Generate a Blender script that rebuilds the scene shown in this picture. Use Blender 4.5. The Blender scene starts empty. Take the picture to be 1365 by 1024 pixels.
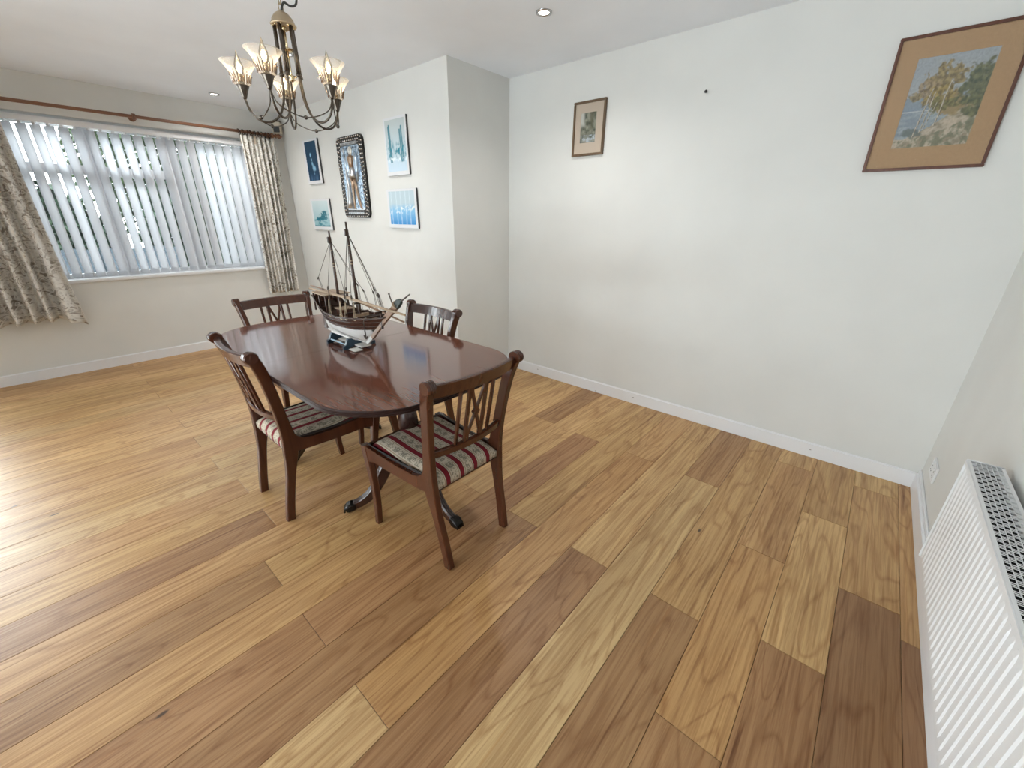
import bpy, bmesh, math, random
from mathutils import Vector, Matrix, noise

random.seed(7)
PI = math.pi
S = bpy.context.scene
COL = S.collection

# ------------------------------------------------------------------ camera
CAM = (-0.4674, -1.6170, 1.3779)
cd = bpy.data.cameras.new('camera')
cam = bpy.data.objects.new('camera', cd)
COL.objects.link(cam)
cam.location = CAM
cam.rotation_euler = (1.1830, -0.0086, 0.7169)
cd.sensor_fit = 'HORIZONTAL'
cd.sensor_width = 36.0
cd.lens = 541.878 / 1365.0 * 36.0
cd.clip_start = 0.02
S.camera = cam

# ------------------------------------------------------------------ world, big lights, exposure
W = bpy.data.worlds.new('overcast_sky')
S.world = W
W.use_nodes = True
bg = W.node_tree.nodes['Background']
bg.inputs['Color'].default_value = (0.92, 0.965, 1.0, 1)
bg.inputs['Strength'].default_value = 6.5


def area(name, loc, rot, sx, sy, power, col):
    l = bpy.data.lights.new(name, 'AREA')
    l.shape = 'RECTANGLE'
    l.size, l.size_y = sx, sy
    l.energy = power
    l.color = col
    o = bpy.data.objects.new(name, l)
    COL.objects.link(o)
    o.location = loc
    o.rotation_euler = rot
    return o


# three added fill lamps out of view, then daylight through the window on the left
area('added_rear_fill', (-2.1, -4.25, 1.2), (PI / 2, 0, 0), 2.6, 2.0, 12, (0.94, 0.98, 1.0))  # unseen lamp at invented doors behind the camera, added to light the room
area('added_ceiling_fill', (-2.1, -4.9, -0.25), (PI * 0.70, 0, 0), 2.8, 1.2, 200, (0.84, 0.93, 1.0))  # unseen lamp low outside, added to lift the ceiling
area('added_side_fill', (-6.35, -3.05, 1.25), (0, -PI / 2, 0), 2.0, 1.3, 115, (0.92, 0.97, 1.0))  # unseen lamp added to brighten the right wall from the left
area('daylight_window', (-7.3, -0.75, 3.15), (0, -PI / 2 + 0.72, 0), 1.3, 2.6, 160, (0.90, 0.96, 1.0))

S.view_settings.view_transform = 'Standard'
S.view_settings.look = 'None'
S.view_settings.gamma = 1.0
S.view_settings.use_curve_mapping = False
S.view_settings.exposure = 0.28

# room dimensions (metres), floor z = 0, right wall x = 0
XW, YB, YP, XS, H = -5.862, 1.299, 0.650, -3.046, 2.40
YF = -3.9


# ------------------------------------------------------------------ node helpers
def mat(name, color=(0.8, 0.8, 0.8), rough=0.5, metal=0.0, spec=0.5, coat=0.0):
    m = bpy.data.materials.new(name)
    m.use_nodes = True
    b = m.node_tree.nodes['Principled BSDF']
    b.inputs['Base Color'].default_value = (*color, 1)
    b.inputs['Roughness'].default_value = rough
    b.inputs['Metallic'].default_value = metal
    b.inputs['Specular IOR Level'].default_value = spec
    b.inputs['Coat Weight'].default_value = coat
    b.inputs['Coat Roughness'].default_value = 0.07
    return m


def nd(m, t, **kw):
    n = m.node_tree.nodes.new(t)
    for k, v in kw.items():
        if k in n.inputs:
            n.inputs[k].default_value = v
        else:
            setattr(n, k, v)
    return n


def lk(m, a, b):
    m.node_tree.links.new(a, b)


def bsdf(m):
    return m.node_tree.nodes['Principled BSDF']


def ramp(m, fac, stops):
    r = nd(m, 'ShaderNodeValToRGB')
    e = r.color_ramp.elements
    while len(e) < len(stops):
        e.new(0.5)
    for i, (p, c) in enumerate(stops):
        e[i].position = p
        e[i].color = (*c, 1) if len(c) == 3 else c
    lk(m, fac, r.inputs[0])
    return r.outputs[0]


def mix(m, fac, a, b, mode='MIX'):
    n = nd(m, 'ShaderNodeMix', data_type='RGBA', blend_type=mode)
    for sock, v in ((n.inputs[0], fac), (n.inputs[6], a), (n.inputs[7], b)):
        if hasattr(v, 'is_linked'):
            lk(m, v, sock)
        elif isinstance(v, (int, float)):
            sock.default_value = v
        else:
            sock.default_value = (*v, 1)
    return n.outputs[2]


def coords(m, scale=(1, 1, 1), kind='Object', loc=(0, 0, 0)):
    t = nd(m, 'ShaderNodeTexCoord')
    mp = nd(m, 'ShaderNodeMapping')
    mp.inputs['Scale'].default_value = scale
    mp.inputs['Location'].default_value = loc
    lk(m, t.outputs[kind], mp.inputs[0])
    return mp.outputs[0]


def noise_tex(m, vec, scale, detail=3, rough=0.5, dist=0.0):
    n = nd(m, 'ShaderNodeTexNoise')
    n.inputs['Scale'].default_value = scale
    n.inputs['Detail'].default_value = detail
    n.inputs['Roughness'].default_value = rough
    n.inputs['Distortion'].default_value = dist
    lk(m, vec, n.inputs['Vector'])
    return n.outputs['Fac']


def bump(m, h, strength=0.2, dist=0.01):
    n = nd(m, 'ShaderNodeBump')
    n.inputs['Strength'].default_value = strength
    n.inputs['Distance'].default_value = dist
    lk(m, h, n.inputs['Height'])
    lk(m, n.outputs[0], bsdf(m).inputs['Normal'])


def math_n(m, op, a, b=None, c=None):
    n = nd(m, 'ShaderNodeMath', operation=op)
    for i, v in enumerate((a, b, c)):
        if v is None:
            continue
        if hasattr(v, 'is_linked'):
            lk(m, v, n.inputs[i])
        else:
            n.inputs[i].default_value = v
    return n.outputs[0]


# ------------------------------------------------------------------ materials
def plaster(name, col):
    m = mat(name, col, 0.75, spec=0.25)
    v = coords(m)
    n1 = noise_tex(m, v, 3.0, 3)
    c = ramp(m, n1, [(0.3, tuple(x * 0.975 for x in col)), (0.7, tuple(min(1, x * 1.02) for x in col))])
    lk(m, c, bsdf(m).inputs['Base Color'])
    bump(m, noise_tex(m, v, 160, 3), 0.06, 0.004)
    return m


M_WALL = plaster('wall_paint', (0.738, 0.737, 0.710))
M_CEIL = plaster('ceiling_paint', (0.865, 0.895, 0.94))
M_GLOSS = mat('white_gloss_paint', (0.83, 0.835, 0.85), 0.3)
M_UPVC = mat('white_upvc', (0.84, 0.85, 0.87), 0.25)


def wood_floor():
    m = mat('oak_plank', (0.5, 0.3, 0.15), 0.34, spec=0.5)
    oi = nd(m, 'ShaderNodeObjectInfo')
    t = nd(m, 'ShaderNodeTexCoord')
    off = nd(m, 'ShaderNodeVectorMath', operation='SCALE')
    comb = nd(m, 'ShaderNodeCombineXYZ')
    lk(m, oi.outputs['Alpha'], comb.inputs[0])
    lk(m, oi.outputs['Alpha'], comb.inputs[1])
    lk(m, oi.outputs['Alpha'], comb.inputs[2])
    lk(m, comb.outputs[0], off.inputs[0])
    off.inputs['Scale'].default_value = 53.0
    add = nd(m, 'ShaderNodeVectorMath', operation='ADD')
    lk(m, t.outputs['Object'], add.inputs[0])
    lk(m, off.outputs[0], add.inputs[1])

    def mp(s):
        k = nd(m, 'ShaderNodeMapping')
        k.inputs['Scale'].default_value = s
        lk(m, add.outputs[0], k.inputs[0])
        return k.outputs[0]
    broad = noise_tex(m, mp((9, 0.9, 1)), 1.0, 3, 0.55, 0.8)
    cath = noise_tex(m, mp((5, 0.75, 1)), 1.2, 2, 0.5, 0.4)
    ring = math_n(m, 'FRACT', math_n(m, 'MULTIPLY', cath, 11.0))
    ring = math_n(m, 'ABSOLUTE', math_n(m, 'SUBTRACT', ring, 0.5))
    grain = noise_tex(m, mp((95, 3.0, 1)), 1.0, 4, 0.65, 0.3)
    streak = noise_tex(m, mp((38, 1.1, 1)), 1.0, 3, 0.6, 0.6)
    base = oi.outputs['Color']
    c = mix(m, ramp(m, broad, [(0.38, (0, 0, 0)), (0.68, (1, 1, 1))]), base, (0.80, 0.75, 0.70), 'MULTIPLY')
    c2 = mix(m, math_n(m, 'MULTIPLY', ramp(m, ring, [(0.0, (1, 1, 1)), (0.16, (0, 0, 0))]), 0.8), c, (0.72, 0.62, 0.52), 'MULTIPLY')
    c3 = mix(m, ramp(m, grain, [(0.38, (1, 1, 1)), (0.58, (0, 0, 0))]), c2, (0.74, 0.66, 0.58), 'MULTIPLY')
    c4 = mix(m, ramp(m, streak, [(0.28, (1, 1, 1)), (0.40, (0, 0, 0))]), c3, (0.60, 0.50, 0.40), 'MULTIPLY')
    c5 = mix(m, ramp(m, streak, [(0.62, (0, 0, 0)), (0.75, (1, 1, 1))]), c4, (1.12, 1.10, 1.05), 'MULTIPLY')
    # knots and dark checks
    vo = nd(m, 'ShaderNodeTexVoronoi')
    vo.inputs['Scale'].default_value = 1.0
    lk(m, mp((7.0, 2.6, 1)), vo.inputs['Vector'])
    knot = ramp(m, vo.outputs['Distance'], [(0.0, (1, 1, 1)), (0.028, (1, 1, 1)), (0.055, (0, 0, 0))])
    gate = ramp(m, noise_tex(m, mp((1.7, 0.8, 1)), 1.0, 1), [(0.47, (0, 0, 0)), (0.53, (1, 1, 1))])
    kk = math_n(m, 'MULTIPLY', knot, gate)
    c6 = mix(m, kk, c5, (0.07, 0.035, 0.015))
    lk(m, c6, bsdf(m).inputs['Base Color'])
    lk(m, ramp(m, grain, [(0.3, (0.48, 0.48, 0.48)), (0.7, (0.38, 0.38, 0.38))]), bsdf(m).inputs['Roughness'])
    bump(m, grain, 0.10, 0.002)
    return m


M_OAK = wood_floor()
M_GAP = mat('dark_joint', (0.09, 0.055, 0.03), 0.8)


def mahogany(name, c1, c2, rough, coat, axis='x'):
    m = mat(name, c1, rough, coat=coat)
    s = {'x': (2.2, 60, 60), 'y': (60, 2.2, 60), 'z': (50, 50, 3)}[axis]
    v = coords(m, s)
    g = noise_tex(m, v, 1.0, 4, 0.6, 0.5)
    b = noise_tex(m, coords(m, tuple(x * 0.12 + 0.4 for x in s)), 1.0, 2)
    c = ramp(m, g, [(0.32, c2), (0.68, c1)])
    c = mix(m, ramp(m, b, [(0.3, (0, 0, 0)), (0.75, (0.7, 0.7, 0.7))]), c, c2)
    lk(m, c, bsdf(m).inputs['Base Color'])
    return m


M_TABLE = mahogany('polished_mahogany', (0.205, 0.074, 0.044), (0.115, 0.038, 0.022), 0.11, 0.4, 'x')
M_TEDGE = mahogany('dark_table_edge', (0.035, 0.013, 0.009), (0.020, 0.008, 0.006), 0.5, 0.0, 'x')
bsdf(M_TEDGE).inputs['Specular IOR Level'].default_value = 0.2
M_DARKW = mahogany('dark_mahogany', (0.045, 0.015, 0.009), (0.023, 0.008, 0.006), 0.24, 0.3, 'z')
M_CHAIR = mahogany('chair_mahogany', (0.095, 0.028, 0.012), (0.055, 0.016, 0.007), 0.25, 0.2, 'z')
M_CHAIRD = mahogany('dark_ring_wood', (0.060, 0.020, 0.012), (0.032, 0.011, 0.008), 0.25, 0.3, 'z')  # dark brown wood of the corner curtain rings
M_CLAW = mat('blackened_brass', (0.018, 0.015, 0.013), 0.25, 0.6)
M_POLE = mahogany('pole_wood', (0.27, 0.12, 0.06), (0.17, 0.075, 0.04), 0.4, 0.1, 'y')


def stripe_fabric():
    m = mat('striped_seat_fabric', (0.6, 0.5, 0.4), 0.85, spec=0.2)
    t = nd(m, 'ShaderNodeTexCoord')
    sx = nd(m, 'ShaderNodeSeparateXYZ')
    lk(m, t.outputs['Object'], sx.inputs[0])
    p = math_n(m, 'FRACT', math_n(m, 'ADD', math_n(m, 'DIVIDE', sx.outputs[0], 0.076), 10.5))
    red, cream, beige, olive = (0.17, 0.012, 0.020), (0.52, 0.45, 0.35), (0.33, 0.26, 0.19), (0.33, 0.28, 0.21)
    blk = (0.02, 0.012, 0.012)
    r = nd(m, 'ShaderNodeValToRGB')
    r.color_ramp.interpolation = 'CONSTANT'
    st = [(0, red), (0.13, blk), (0.15, cream), (0.20, beige), (0.26, cream), (0.30, cream), (0.70, cream), (0.74, beige),
          (0.80, cream), (0.85, blk), (0.87, red)]
    e = r.color_ramp.elements
    while len(e) < len(st):
        e.new(0.5)
    for i, (q, c) in enumerate(st):
        e[i].position = q
        e[i].color = (*c, 1)
    lk(m, p, r.inputs[0])
    # floral sprigs woven in the pale band
    dist = math_n(m, 'ABSOLUTE', math_n(m, 'SUBTRACT', p, 0.5))
    inb = math_n(m, 'LESS_THAN', dist, 0.19)
    fl = noise_tex(m, coords(m, (1, 1, 1)), 95, 3, 0.6, 1.2)
    wv = math_n(m, 'SINE', math_n(m, 'MULTIPLY', sx.outputs[1], 120.0))
    thr = math_n(m, 'ADD', math_n(m, 'MULTIPLY', wv, 0.05), 0.50)
    mask = math_n(m, 'MULTIPLY', math_n(m, 'GREATER_THAN', fl, thr), inb)
    c = mix(m, math_n(m, 'MULTIPLY', mask, 0.75), r.outputs[0], (0.12, 0.11, 0.085))
    lk(m, c, bsdf(m).inputs['Base Color'])
    bump(m, noise_tex(m, coords(m), 600, 2), 0.15, 0.002)
    return m


M_SEAT = stripe_fabric()
M_BLACKTRIM = mat('black_seat_braid', (0.02, 0.015, 0.014), 0.7)


def curtain_fabric():
    m = mat('floral_curtain_fabric', (0.7, 0.66, 0.58), 0.9, spec=0.1)
    v = coords(m, (1, 1, 1), 'UV')
    n = noise_tex(m, v, 19, 3, 0.5, 1.6)
    n2 = noise_tex(m, v, 8.0, 2, 0.5, 1.5)
    c = ramp(m, n, [(0.33, (0.28, 0.245, 0.205)), (0.42, (0.44, 0.40, 0.35)), (0.455, (0.80, 0.78, 0.735)), (0.56, (0.80, 0.775, 0.73)),
                    (0.60, (0.44, 0.405, 0.36)), (0.66, (0.70, 0.67, 0.62))])
    c = mix(m, ramp(m, n2, [(0.54, (0, 0, 0)), (0.60, (0.7, 0.7, 0.7))]), c, (0.80, 0.78, 0.73))
    lk(m, c, bsdf(m).inputs['Base Color'])
    return m


M_CURT = curtain_fabric()
M_LINING = mat('curtain_lining', (0.50, 0.41, 0.32), 0.9)


def translucent(name, col, amount):
    m = mat(name, col, 0.7, spec=0.2)
    tr = nd(m, 'ShaderNodeBsdfTranslucent')
    tr.inputs['Color'].default_value = (*col, 1)
    mx = nd(m, 'ShaderNodeMixShader')
    mx.inputs[0].default_value = amount
    out = m.node_tree.nodes['Material Output']
    lk(m, bsdf(m).outputs[0], mx.inputs[1])
    lk(m, tr.outputs[0], mx.inputs[2])
    lk(m, mx.outputs[0], out.inputs[0])
    return m


M_SLAT = translucent('blind_fabric', (0.86, 0.87, 0.89), 0.60)


def thin_glass(name, tint, gloss_rough, alpha, ior=1.45):
    """thin pane: lets light straight through, with a fresnel sheen"""
    m = bpy.data.materials.new(name)
    m.use_nodes = True
    nt = m.node_tree
    nt.nodes.remove(nt.nodes['Principled BSDF'])
    tr = nd(m, 'ShaderNodeBsdfTransparent')
    tr.inputs[0].default_value = (*tint, 1)
    gl = nd(m, 'ShaderNodeBsdfGlossy')
    gl.inputs['Roughness'].default_value = gloss_rough
    fr = nd(m, 'ShaderNodeFresnel')
    fr.inputs[0].default_value = ior
    f = math_n(m, 'ADD', fr.outputs[0], alpha)
    mx = nd(m, 'ShaderNodeMixShader')
    lk(m, f, mx.inputs[0])
    lk(m, tr.outputs[0], mx.inputs[1])
    lk(m, gl.outputs[0], mx.inputs[2])
    lk(m, mx.outputs[0], nt.nodes['Material Output'].inputs[0])
    return m


M_GLASS = thin_glass('window_glass', (0.95, 0.97, 0.97), 0.02, 0.0)


def shade_glass():
    m = bpy.data.materials.new('etched_shade_glass')
    m.use_nodes = True
    nt = m.node_tree
    b = bsdf(m)
    b.inputs['Base Color'].default_value = (0.93, 0.88, 0.82, 1)
    b.inputs['Roughness'].default_value = 0.2
    tl = nd(m, 'ShaderNodeBsdfTranslucent')
    tl.inputs[0].default_value = (0.95, 0.88, 0.78, 1)
    s1 = nd(m, 'ShaderNodeMixShader')
    s1.inputs[0].default_value = 0.45
    lk(m, b.outputs[0], s1.inputs[1])
    lk(m, tl.outputs[0], s1.inputs[2])
    tr = nd(m, 'ShaderNodeBsdfTransparent')
    s2 = nd(m, 'ShaderNodeMixShader')
    lw = nd(m, 'ShaderNodeLayerWeight')
    lw.inputs[0].default_value = 0.35
    lk(m, math_n(m, 'ADD', math_n(m, 'MULTIPLY', lw.outputs['Facing'], 0.62), 0.05), s2.inputs[0])
    lk(m, tr.outputs[0], s2.inputs[1])
    lk(m, s1.outputs[0], s2.inputs[2])
    lk(m, s2.outputs[0], nt.nodes['Material Output'].inputs[0])
    return m


M_SHADE = shade_glass()
M_FLUTE = thin_glass('cut_glass_flutes', (0.50, 0.36, 0.22), 0.10, 0.12)
M_BRONZE = mat('antique_bronze', (0.10, 0.082, 0.066), 0.26, 0.8)
M_DOME = mat('champagne_metal', (0.40, 0.32, 0.22), 0.38, 0.7)
M_BRASS = mat('polished_brass', (0.72, 0.58, 0.36), 0.18, 1.0)
M_CABLE = mat('black_cable', (0.03, 0.03, 0.03), 0.5)


def emit(name, col, s):
    m = bpy.data.materials.new(name)
    m.use_nodes = True
    nt = m.node_tree
    nt.nodes.remove(nt.nodes['Principled BSDF'])
    e = nd(m, 'ShaderNodeEmission')
    e.inputs[0].default_value = (*col, 1)
    e.inputs[1].default_value = s
    lk(m, e.outputs[0], nt.nodes['Material Output'].inputs[0])
    return m


M_FIL = emit('lit_filament', (1.0, 0.86, 0.64), 60)
M_SPOT = emit('lit_downlight', (1.0, 0.97, 0.9), 9)
M_BULB = thin_glass('clear_bulb_glass', (1.0, 0.93, 0.80), 0.03, 0.10)
M_CHROME = mat('brushed_nickel', (0.55, 0.55, 0.55), 0.25, 1.0)
M_SHIPW = mahogany('ship_hull_wood', (0.150, 0.058, 0.034), (0.085, 0.031, 0.019), 0.38, 0.2, 'x')
M_SHIPL = mahogany('ship_light_wood', (0.46, 0.34, 0.23), (0.32, 0.22, 0.14), 0.6, 0.0, 'x')
M_SHIPD = mahogany('ship_dark_wood', (0.075, 0.036, 0.022), (0.04, 0.02, 0.013), 0.45, 0.1, 'x')
M_STEM = mahogany('ship_stem_wood', (0.26, 0.145, 0.08), (0.18, 0.095, 0.05), 0.45, 0.1, 'x')
M_SHIPWH = mat('ship_white_paint', (0.68, 0.66, 0.63), 0.5)
M_ROPE = mat('dark_rope', (0.06, 0.045, 0.035), 0.8)
M_ROPEL = mat('pale_rope', (0.42, 0.33, 0.22), 0.8)
M_NAVY = mat('stand_navy_paint', (0.025, 0.055, 0.085), 0.4)
M_BLUE = mat('stand_pale_blue_paint', (0.22, 0.35, 0.45), 0.4)
M_FRAME = mahogany('picture_frame_wood', (0.16, 0.055, 0.03), (0.09, 0.03, 0.017), 0.4, 0.1, 'z')
M_FRAMEG = mahogany('gilt_edged_frame_wood', (0.20, 0.12, 0.06), (0.10, 0.06, 0.03), 0.4, 0.1, 'z')


def card(name, col):
    m = mat(name, col, 0.85, spec=0.2)
    n = noise_tex(m, coords(m), 220, 3)
    lk(m, ramp(m, n, [(0.3, tuple(x * 0.93 for x in col)), (0.7, tuple(x * 1.05 for x in col))]), bsdf(m).inputs['Base Color'])
    return m


M_MOUNT = card('tan_mount_card', (0.50, 0.335, 0.20))
M_MOUNT2 = card('cream_mount_card', (0.60, 0.50, 0.40))
M_CANVAS = mat('white_print_border', (0.74, 0.75, 0.77), 0.6)
M_EDGE = mat('dark_print_edge', (0.05, 0.05, 0.055), 0.5)


def paint_mat():
    m = mat('printed_picture', (0.5, 0.5, 0.5), 0.5, spec=0.12)
    a = nd(m, 'ShaderNodeVertexColor', layer_name='print')
    lk(m, a.outputs[0], bsdf(m).inputs['Base Color'])
    return m


M_PRINT = paint_mat()
M_PEWTER = mat('dark_pewter', (0.035, 0.033, 0.031), 0.4, 0.8)
M_BEAD = mat('bright_pewter', (0.55, 0.53, 0.50), 0.15, 0.95)
M_RELBG = mat('blue_steel_relief', (0.22, 0.33, 0.46), 0.3, 0.8)
def hammered(m, c1, c2, sc):
    v = coords(m)
    n = noise_tex(m, v, sc, 3, 0.6)
    lk(m, ramp(m, n, [(0.35, c1), (0.62, c2)]), bsdf(m).inputs['Base Color'])
    bump(m, n, 0.8, 0.006)


hammered(M_RELBG, (0.04, 0.065, 0.10), (0.50, 0.62, 0.74), 38)
M_RELFIG = mat('silvered_relief', (0.62, 0.64, 0.66), 0.28, 0.85)
M_RELBR = mat('copper_relief', (0.40, 0.29, 0.21), 0.35, 0.8)
M_PLASTIC = mat('white_plastic', (0.80, 0.80, 0.80), 0.35)
M_CREAM = mat('cream_plastic', (0.60, 0.53, 0.42), 0.45)
M_BLACK = mat('black_grille', (0.03, 0.03, 0.03), 0.5)
M_RADW = mat('radiator_enamel', (0.80, 0.805, 0.815), 0.3)
M_RADIN = mat('radiator_dark_interior', (0.012, 0.012, 0.012), 0.8, spec=0.1)
M_STEEL = mat('dark_nail_steel', (0.06, 0.055, 0.05), 0.4, 0.7)


def leaf_mat(name, c1, c2):
    m = mat(name, c1, 0.6, spec=0.3)
    n = noise_tex(m, coords(m), 6, 3)
    lk(m, ramp(m, n, [(0.3, c1), (0.7, c2)]), bsdf(m).inputs['Base Color'])
    return m


M_LEAF = leaf_mat('hedge_leaf', (0.012, 0.028, 0.018), (0.040, 0.068, 0.040))
M_LEAF2 = leaf_mat('tree_leaf', (0.016, 0.036, 0.018), (0.060, 0.090, 0.038))
M_BARK = mat('bark', (0.07, 0.05, 0.035), 0.9)
M_BOUNCE = leaf_mat('pale_bounce_ground', (0.40, 0.39, 0.38), (0.47, 0.46, 0.45))  # ground made pale and neutral to bounce light onto the ceiling
M_FENCE = mat('slate_blue_fence_paint', (0.030, 0.045, 0.058), 0.6)


# ------------------------------------------------------------------ mesh helpers
def bx(bm, c, s, rot=None, bev=0.0, mi=0):
    """box by centre and size, optional rotation matrix and bevel"""
    r = bmesh.ops.create_cube(bm, size=1.0)
    vs = r['verts']
    M = Matrix.Translation(Vector(c)) @ (rot.to_4x4() if rot is not None else Matrix()) @ Matrix.Diagonal((*s, 1))
    bmesh.ops.transform(bm, matrix=M, verts=vs)
    fs = list({f for v in vs for f in v.link_faces})
    for f in fs:
        f.material_index = mi
    if bev > 0:
        es = list({e for v in vs for e in v.link_edges})
        bmesh.ops.bevel(bm, geom=es, offset=bev, segments=2, affect='EDGES', clamp_overlap=True)


def loft(bm, rings, cap=True, closed=True, mi=0, smooth=True):
    """skin a list of equal-length rings"""
    vr = [[bm.verts.new(p) for p in r] for r in rings]
    n = len(vr[0])
    for a, b in zip(vr[:-1], vr[1:]):
        for i in range(n if closed else n - 1):
            j = (i + 1) % n
            try:
                f = bm.faces.new((a[i], a[j], b[j], b[i]))
                f.material_index = mi
                f.smooth = smooth
            except ValueError:
                pass
    if cap and closed:
        for r in (vr[0][::-1], vr[-1]):
            try:
                f = bm.faces.new(r)
                f.material_index = mi
            except ValueError:
                pass
    return vr


def tube(bm, pts, rad, seg=8, mi=0, cap=True):
    pts = [Vector(p) for p in pts]
    n = len(pts)
    if not hasattr(rad, '__len__'):
        rad = [rad] * n
    rings = []
    prev = None
    for i, p in enumerate(pts):
        t = (pts[min(i + 1, n - 1)] - pts[max(i - 1, 0)])
        if t.length < 1e-9:
            t = Vector((0, 0, 1))
        t.normalize()
        if prev is None:
            a = t.orthogonal().normalized()
        else:
            a = (prev - t * prev.dot(t))
            a = a.normalized() if a.length > 1e-6 else t.orthogonal().normalized()
        prev = a
        b = t.cross(a)
        rings.append([p + (a * math.cos(2 * PI * k / seg) + b * math.sin(2 * PI * k / seg)) * rad[i] for k in range(seg)])
    loft(bm, rings, cap, mi=mi)


def lathe(bm, prof, c=(0, 0, 0), seg=20, mi=0, cap=True, smooth=True):
    rings = [[(c[0] + r * math.cos(2 * PI * k / seg), c[1] + r * math.sin(2 * PI * k / seg), c[2] + z) for k in range(seg)] for r, z in prof]
    loft(bm, rings, cap, mi=mi, smooth=smooth)


def ball(bm, c, r, seg=12, sc=(1, 1, 1)):
    v = bmesh.ops.create_uvsphere(bm, u_segments=seg, v_segments=max(6, seg // 2), radius=r)['verts']
    for f in {f for w in v for f in w.link_faces}:
        f.smooth = True
    bmesh.ops.transform(bm, matrix=Matrix.Translation(Vector(c)) @ Matrix.Diagonal((*sc, 1)), verts=v)


def sweep(bm, pts, ws, ds, side=(1, 0, 0), ch=0.18):
    """sweep a chamfered rectangle: width along 'side', depth perpendicular to side and path"""
    pts = [Vector(p) for p in pts]
    n = len(pts)
    side = Vector(side).normalized()
    ws = ws if hasattr(ws, '__len__') else [ws] * n
    ds = ds if hasattr(ds, '__len__') else [ds] * n
    rings = []
    for i, p in enumerate(pts):
        t = (pts[min(i + 1, n - 1)] - pts[max(i - 1, 0)]).normalized()
        s = (side - t * side.dot(t)).normalized()
        d = t.cross(s)
        w, q = ws[i] / 2, ds[i] / 2
        c = min(w, q) * 2 * ch
        rings.append([p + s * a + d * b for a, b in ((w - c, -q), (w, -q + c), (w, q - c), (w - c, q), (-w + c, q), (-w, q - c), (-w, -q + c), (-w + c, -q))])
    loft(bm, rings, True, smooth=False)


def prism(bm, outline, fn, mi=0, smooth=False):
    """extrude a 2-D outline: fn(u, v, k) -> 3-D point for k = 0 and 1"""
    a = [bm.verts.new(fn(u, v, 0)) for u, v in outline]
    b = [bm.verts.new(fn(u, v, 1)) for u, v in outline]
    n = len(a)
    fs = [bm.faces.new(a[::-1]), bm.faces.new(b)]
    for i in range(n):
        j = (i + 1) % n
        f = bm.faces.new((a[i], a[j], b[j], b[i]))
        f.smooth = smooth
        fs.append(f)
    for f in fs:
        f.material_index = mi


def bez(p, n=12):
    """smooth polyline (Catmull-Rom) through the control points"""
    p = [Vector(x) for x in p]
    out = []
    for i in range(len(p) - 1):
        a, b, c, d = p[max(i - 1, 0)], p[i], p[i + 1], p[min(i + 2, len(p) - 1)]
        for k in range(n):
            t = k / n
            out.append(0.5 * ((2 * b) + (c - a) * t + (2 * a - 5 * b + 4 * c - d) * t * t + (3 * b - a - 3 * c + d) * t ** 3))
    out.append(p[-1])
    return out


def NB():
    return bmesh.new()


def wloc(o):
    v = Vector((0, 0, 0))
    while o is not None:
        v += o.location
        o = o.parent
    return v


def obj(name, bm, m, parent=None, local=False, base=None, smooth=None):
    """link a bmesh as ONE mesh object; geometry is given in world space unless local"""
    bmesh.ops.recalc_face_normals(bm, faces=bm.faces)
    off = Vector((0, 0, 0))
    if parent is not None and not local:
        off = wloc(parent)
    if base is not None:
        off = Vector(base)
    if off.length:
        bmesh.ops.translate(bm, vec=-off, verts=bm.verts)
    me = bpy.data.meshes.new(name)
    bm.to_mesh(me)
    bm.free()
    for k in (m if isinstance(m, (list, tuple)) else [m]):
        me.materials.append(k)
    if smooth is not None:
        me.polygons.foreach_set('use_smooth', [smooth] * len(me.polygons))
    o = bpy.data.objects.new(name, me)
    COL.objects.link(o)
    if parent is not None:
        o.parent = parent
    elif base is not None:
        o.location = base
    return o


def thing(name, label, cat, loc=(0, 0, 0), rotz=0.0, group=None):
    o = bpy.data.objects.new(name, None)
    COL.objects.link(o)
    o.empty_display_size = 0.1
    o.location = loc
    o.rotation_euler = (0, 0, rotz)
    tag(o, label, cat, group)
    return o


def tag(o, label, cat, group=None):
    o['label'] = label
    o['category'] = cat
    if group:
        o['group'] = group
    return o


def struct(name, bm, m, parent=None):
    o = obj(name, bm, m, parent)
    if parent is None:
        o['kind'] = 'structure'
    return o


def box_lohi(bm, lo, hi, bev=0.0, mi=0):
    c = [(a + b) / 2 for a, b in zip(lo, hi)]
    s = [b - a for a, b in zip(lo, hi)]
    bx(bm, c, s, None, bev, mi)


# ================================================================== ROOM SHELL
bm = NB()
box_lohi(bm, (XW, YF, -0.12), (0, YB, -0.016))
floor = struct('floor', bm, M_GAP)

# oak planks, each its own piece; columns run along Y, joints where the photograph shows them
PW = 0.188
X0 = -0.069
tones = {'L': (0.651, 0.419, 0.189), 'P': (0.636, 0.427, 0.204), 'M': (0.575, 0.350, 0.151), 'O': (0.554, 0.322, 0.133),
         'D': (0.340, 0.187, 0.087), 'R': (0.378, 0.203, 0.089), 'B': (0.428, 0.241, 0.108)}  # plank colours differ; near ones also darkened, mid ones lifted, for light falloff
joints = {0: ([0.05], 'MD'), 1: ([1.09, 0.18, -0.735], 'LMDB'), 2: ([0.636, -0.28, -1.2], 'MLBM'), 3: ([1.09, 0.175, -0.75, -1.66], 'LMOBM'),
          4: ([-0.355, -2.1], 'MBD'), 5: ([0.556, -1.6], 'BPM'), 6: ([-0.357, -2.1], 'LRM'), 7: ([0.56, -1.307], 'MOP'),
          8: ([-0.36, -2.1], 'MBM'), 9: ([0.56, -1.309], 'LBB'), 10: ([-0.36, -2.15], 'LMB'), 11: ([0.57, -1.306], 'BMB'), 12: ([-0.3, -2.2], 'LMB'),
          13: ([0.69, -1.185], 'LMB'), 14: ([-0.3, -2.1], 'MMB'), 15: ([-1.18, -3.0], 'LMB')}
rnd = random.Random(3)
k = 0
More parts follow.
